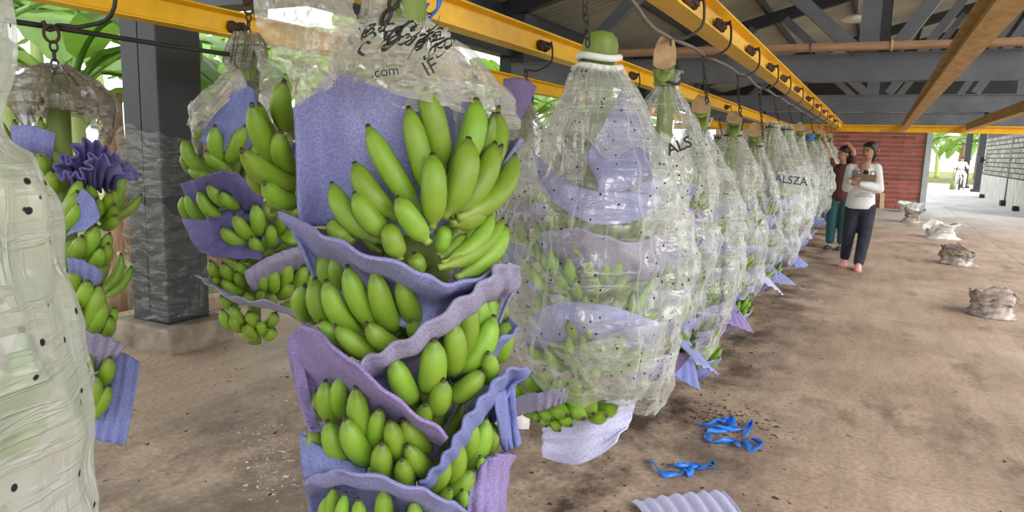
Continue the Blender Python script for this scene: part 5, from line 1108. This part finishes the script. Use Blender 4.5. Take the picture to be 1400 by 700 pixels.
def crumbs(name, pts, smin, smax, mat, label, seed):
    rs = np.random.RandomState(seed); b_ = MB()
    for p_ in pts:
        s_ = smin+(smax-smin)*rs.rand()**2; R3 = rs.normal(size=(4, 3))*s_*np.array([1, 1, .35]); R3[:, 2] = np.abs(R3[:, 2]); b_.add(np.array([p_[0], p_[1], 0.0])+R3, [(0, 1, 2), (0, 2, 3), (0, 3, 1), (1, 3, 2)])
    return tag(b_.build(name, mat), label, 'debris', kind='stuff')
rs = np.random.RandomState(9); pts = []
for _ in range(1500): pts.append((-1.0+rs.normal()*.42, 1.2+rs.rand()**1.3*9.0))
for _ in range(500): c_ = on_z(985, 572); pts.append((c_[0]+rs.normal()*.16, c_[1]+rs.normal()*.14))
for _ in range(300): pts.append((-2.6+rs.normal()*.7, 1.0+rs.rand()*3))
for _ in range(250): pts.append((rs.rand()*3-.5, 3+rs.rand()*9))
crumbs('soil_crumbs', pts, .003, .011, M['soil'], 'dark soil crumbs scattered under the hanging row', 4)
pts = []
for _ in range(260): c_ = on_z(372+rs.normal()*28, 625+rs.normal()*38); pts.append((c_[0], c_[1]))
crumbs('white_crumbs', pts, .003, .009, M['crumb_white'], 'white crumbs on the floor left of the main bunch', 5)

# =================================================================== PLANTS OUTSIDE
def leaf_mesh(L, W_, droop, seed, fold=.35):
    n = 18; rs = np.random.RandomState(seed); s_ = np.linspace(0, 1, n); V = []
    ang = np.cumsum(np.full(n, droop/n)); x_ = np.cumsum(np.cos(ang))*L/n; z_ = -np.cumsum(np.sin(ang))*L/n
    wp = W_/2*np.clip(np.sin(np.pi*np.clip((s_-.12)/.88, 0, 1))**.55, 0.03, 1)
    for i in range(n):
        nx, nz = math.sin(ang[i]), math.cos(ang[i])
        for k_, u in enumerate((-1, -.5, 0, .5, 1)):
            wv = .03*math.sin(i*1.9+k_*2+seed)*abs(u); hgt = fold*wp[i]*abs(u)+wv-(.10*wp[i]*(abs(u)**2)*4)
            V.append((x_[i]+nx*hgt, u*wp[i], z_[i]+nz*hgt))
    F = grid_faces(n, 5)
    b_ = MB().add(V, F); b_.tube([(x_[i], 0, z_[i]-.012) for i in range(n)], [.028*(1-.85*s_[i]) for i in range(n)], 5)
    me = bpy.data.meshes.new('leaf'); me.from_pydata([tuple(v) for v in b_.V], [], b_.F); me.update(); me.polygons.foreach_set('use_smooth', [True]*len(me.polygons)); return me
LEAVES = {mn: [] for mn in ('leaf_green', 'leaf_light', 'leaf_yellow', 'leaf_dry')}
for mn in LEAVES:
    for sd_ in range(4):
        me = leaf_mesh(2.2, .62, .9+.35*sd_, sd_*3+1); me.materials.append(M[mn]); LEAVES[mn].append(me)
def plant(X, Y, h, label, seed, nl=8, light=.5, trunk='pseudostem', r0=.13, yellow=0, scale=1.0, az=None, zg=-0.1):
    rnd = random.Random(seed); t = thing('banana_plant', label, 'banana plant', (X, Y, zg), 'banana plants outside')
    lean = (rnd.uniform(-.08, .08), rnd.uniform(-.08, .08))
    pts = [(X+lean[0]*s_*h, Y+lean[1]*s_*h, zg+h*s_) for s_ in np.linspace(0, 1, 9)]
    MB().tube(pts, [r0*(1-.45*s_)*(1+.06*math.sin(s_*20)) for s_ in np.linspace(0, 1, 9)], 12).build('trunk', M[trunk], t, True)
    top = np.array(pts[-1]); al = az or [i*2.4+rnd.uniform(-.3, .3) for i in range(nl)]
    for i, a in enumerate(al):
        mn = 'leaf_yellow' if i < yellow else ('leaf_light' if rnd.random() < light else 'leaf_green')
        o = bpy.data.objects.new('leaf', rnd.choice(LEAVES[mn])); C.objects.link(o); o.parent = t
        e = rnd.uniform(.55, 1.25) if i >= yellow else -.6; sc_ = scale*rnd.uniform(.8, 1.15)
        o.location = top-np.array([X, Y, zg])-np.array([0, 0, .12*rnd.random()]); o.rotation_euler = (rnd.uniform(-.4, .4), -e, a); o.scale = (sc_, sc_, sc_)
    return t
def at(px, X, py=200): return at_x(px, py, X)
spots = [(108, -6.7, 1.9, 'pale-stemmed banana plant with big leaves at the far upper left', 3, 8, .85), (272, -7.2, 1.9, 'banana plant with a yellow hanging leaf right of the near column', 7, 8, .6),
 (20, -7.6, 2.6, 'banana plant at the left picture edge', 9, 9, .5), (205, -8.6, 2.4, 'banana plant hidden behind the near column', 12, 9, .4), (60, -9.6, 3.0, 'tall banana plant behind the pale-stemmed one', 14, 9, .3),
 (330, -8.8, 2.2, 'banana plant behind the bunch beside the column', 17, 9, .6), (440, -8.0, 2.4, 'banana plant outside, behind the main bunch', 19, 9, .6), (540, -7.6, 2.2, 'banana plant just left of the second column', 22, 9, .7),
 (645, -7.4, 2.3, 'banana plant seen under the rails left of the second column', 25, 10, .8), (690, -9.0, 2.6, 'banana plant straight behind the second column', 28, 9, .7), (735, -7.8, 2.2, 'banana plant right of the second column', 31, 9, .7),
 (790, -8.2, 2.3, 'banana plant behind the top of the first bagged bunch', 33, 9, .6), (850, -8.4, 2.3, 'banana plant far back between the bagged stems', 35, 8, .6), (150, -12.0, 3.2, 'distant tall banana plant left of the column', 41, 9, .3),
 (290, -12.5, 3.2, 'distant tall banana plant right of the column', 43, 9, .3), (420, -13, 3.2, 'distant banana plant behind the upper part of the main bunch', 45, 9, .4), (590, -13, 3.2, 'distant banana plant behind the second rail', 47, 9, .4), (20, -12, 3.2, 'distant banana plant at the left edge', 49, 9, .3),
 (700, -14, 3.4, 'distant banana plant beyond the second column', 51, 9, .4), (800, -13, 3.2, 'distant banana plant beyond the third column', 53, 9, .4)]
for px, X, h_, l_, sd_, nl, li in spots:
    p_ = at(px, X); plant(X, p_[1], h_, l_, sd_, nl, li, yellow=2 if px == 272 else 0, r0=.12 if px != 108 else .14)
dt = at_x(160, 300, -5.75); plant(-5.75, dt[1], 1.85, 'dry reddish-brown banana trunk just left of the near column', 61, 0, trunk='trunk_dry', r0=.13, az=[])
dt = at_x(283, 120, -6.2); plant(-6.2, dt[1], 1.9, 'dry brown banana trunk right of the near column', 63, 0, trunk='trunk_dry', r0=.10, az=[])
far = [(3.0, 58, 'banana plant beyond the bright passage, leftmost'), (5.2, 62, 'banana plant beyond the bright passage, second from left'), (6.2, 55, 'banana plant beyond the bright passage, nearest'), (8.0, 60, 'banana plant beyond the bright passage, behind the black columns'), (1.2, 64, 'banana plant beyond the passage, beside the door frame'), (10.5, 63, 'banana plant beyond the bright passage, rightmost'), (4.3, 68, 'banana plant farthest beyond the passage'), (7.2, 70, 'banana plant far back beyond the black columns')]
for i, (X, Y, l_) in enumerate(far): plant(X, Y, 2.4+.2*(i % 3), l_, 71+i*3, 10, .9, trunk='trunk_dry' if i % 2 else 'pseudostem', r0=.2, scale=1.5)
# grass and litter beside the kerb
rs = np.random.RandomState(2); b_ = MB()
for _ in range(5200):
    x_ = -5.0-rs.rand()**1.5*4.0; y_ = 1.5+rs.rand()*9; hh = .03+.10*rs.rand(); a = rs.rand()*6.28; c2 = np.array([math.cos(a), math.sin(a), 0])*.008; ln = rs.normal(size=2)*.05
    b_.add([(x_-c2[0], y_-c2[1], -.11), (x_+c2[0], y_+c2[1], -.11), (x_+ln[0], y_+ln[1], -.1+hh)], [(0, 1, 2)])
tag(b_.build('grass', M['grass']), 'short grass growing beside the kerb', 'grass', kind='stuff')
b_ = MB()
for _ in range(420):
    x_ = -5.05-rs.rand()*4; y_ = 1.8+rs.rand()*8; a = rs.rand()*6.28; L_ = .06+.16*rs.rand(); d = np.array([math.cos(a), math.sin(a), 0]); s_ = np.array([-d[1], d[0], 0])*.02; c_ = np.array([x_, y_, -.09])
    b_.add([c_-d*L_/2, c_+s_+[0, 0, .02], c_+d*L_/2+[0, 0, .01], c_-s_+[0, 0, .02]], [(0, 1, 2), (0, 2, 3)])
tag(b_.build('leaf_litter', M['leaf_dry']), 'dry leaf litter on the earth outside the kerb', 'litter', kind='stuff')
a, b2 = at_x(163, 345, -5.0), at_x(188, 376, -4.98)
st = tag(MB().tube([a, a+(b2-a)*1.9], .022, 10).build('wood_pole', M['timber_pale'], None, True), 'pale wooden pole slanting behind the near column', 'pole')
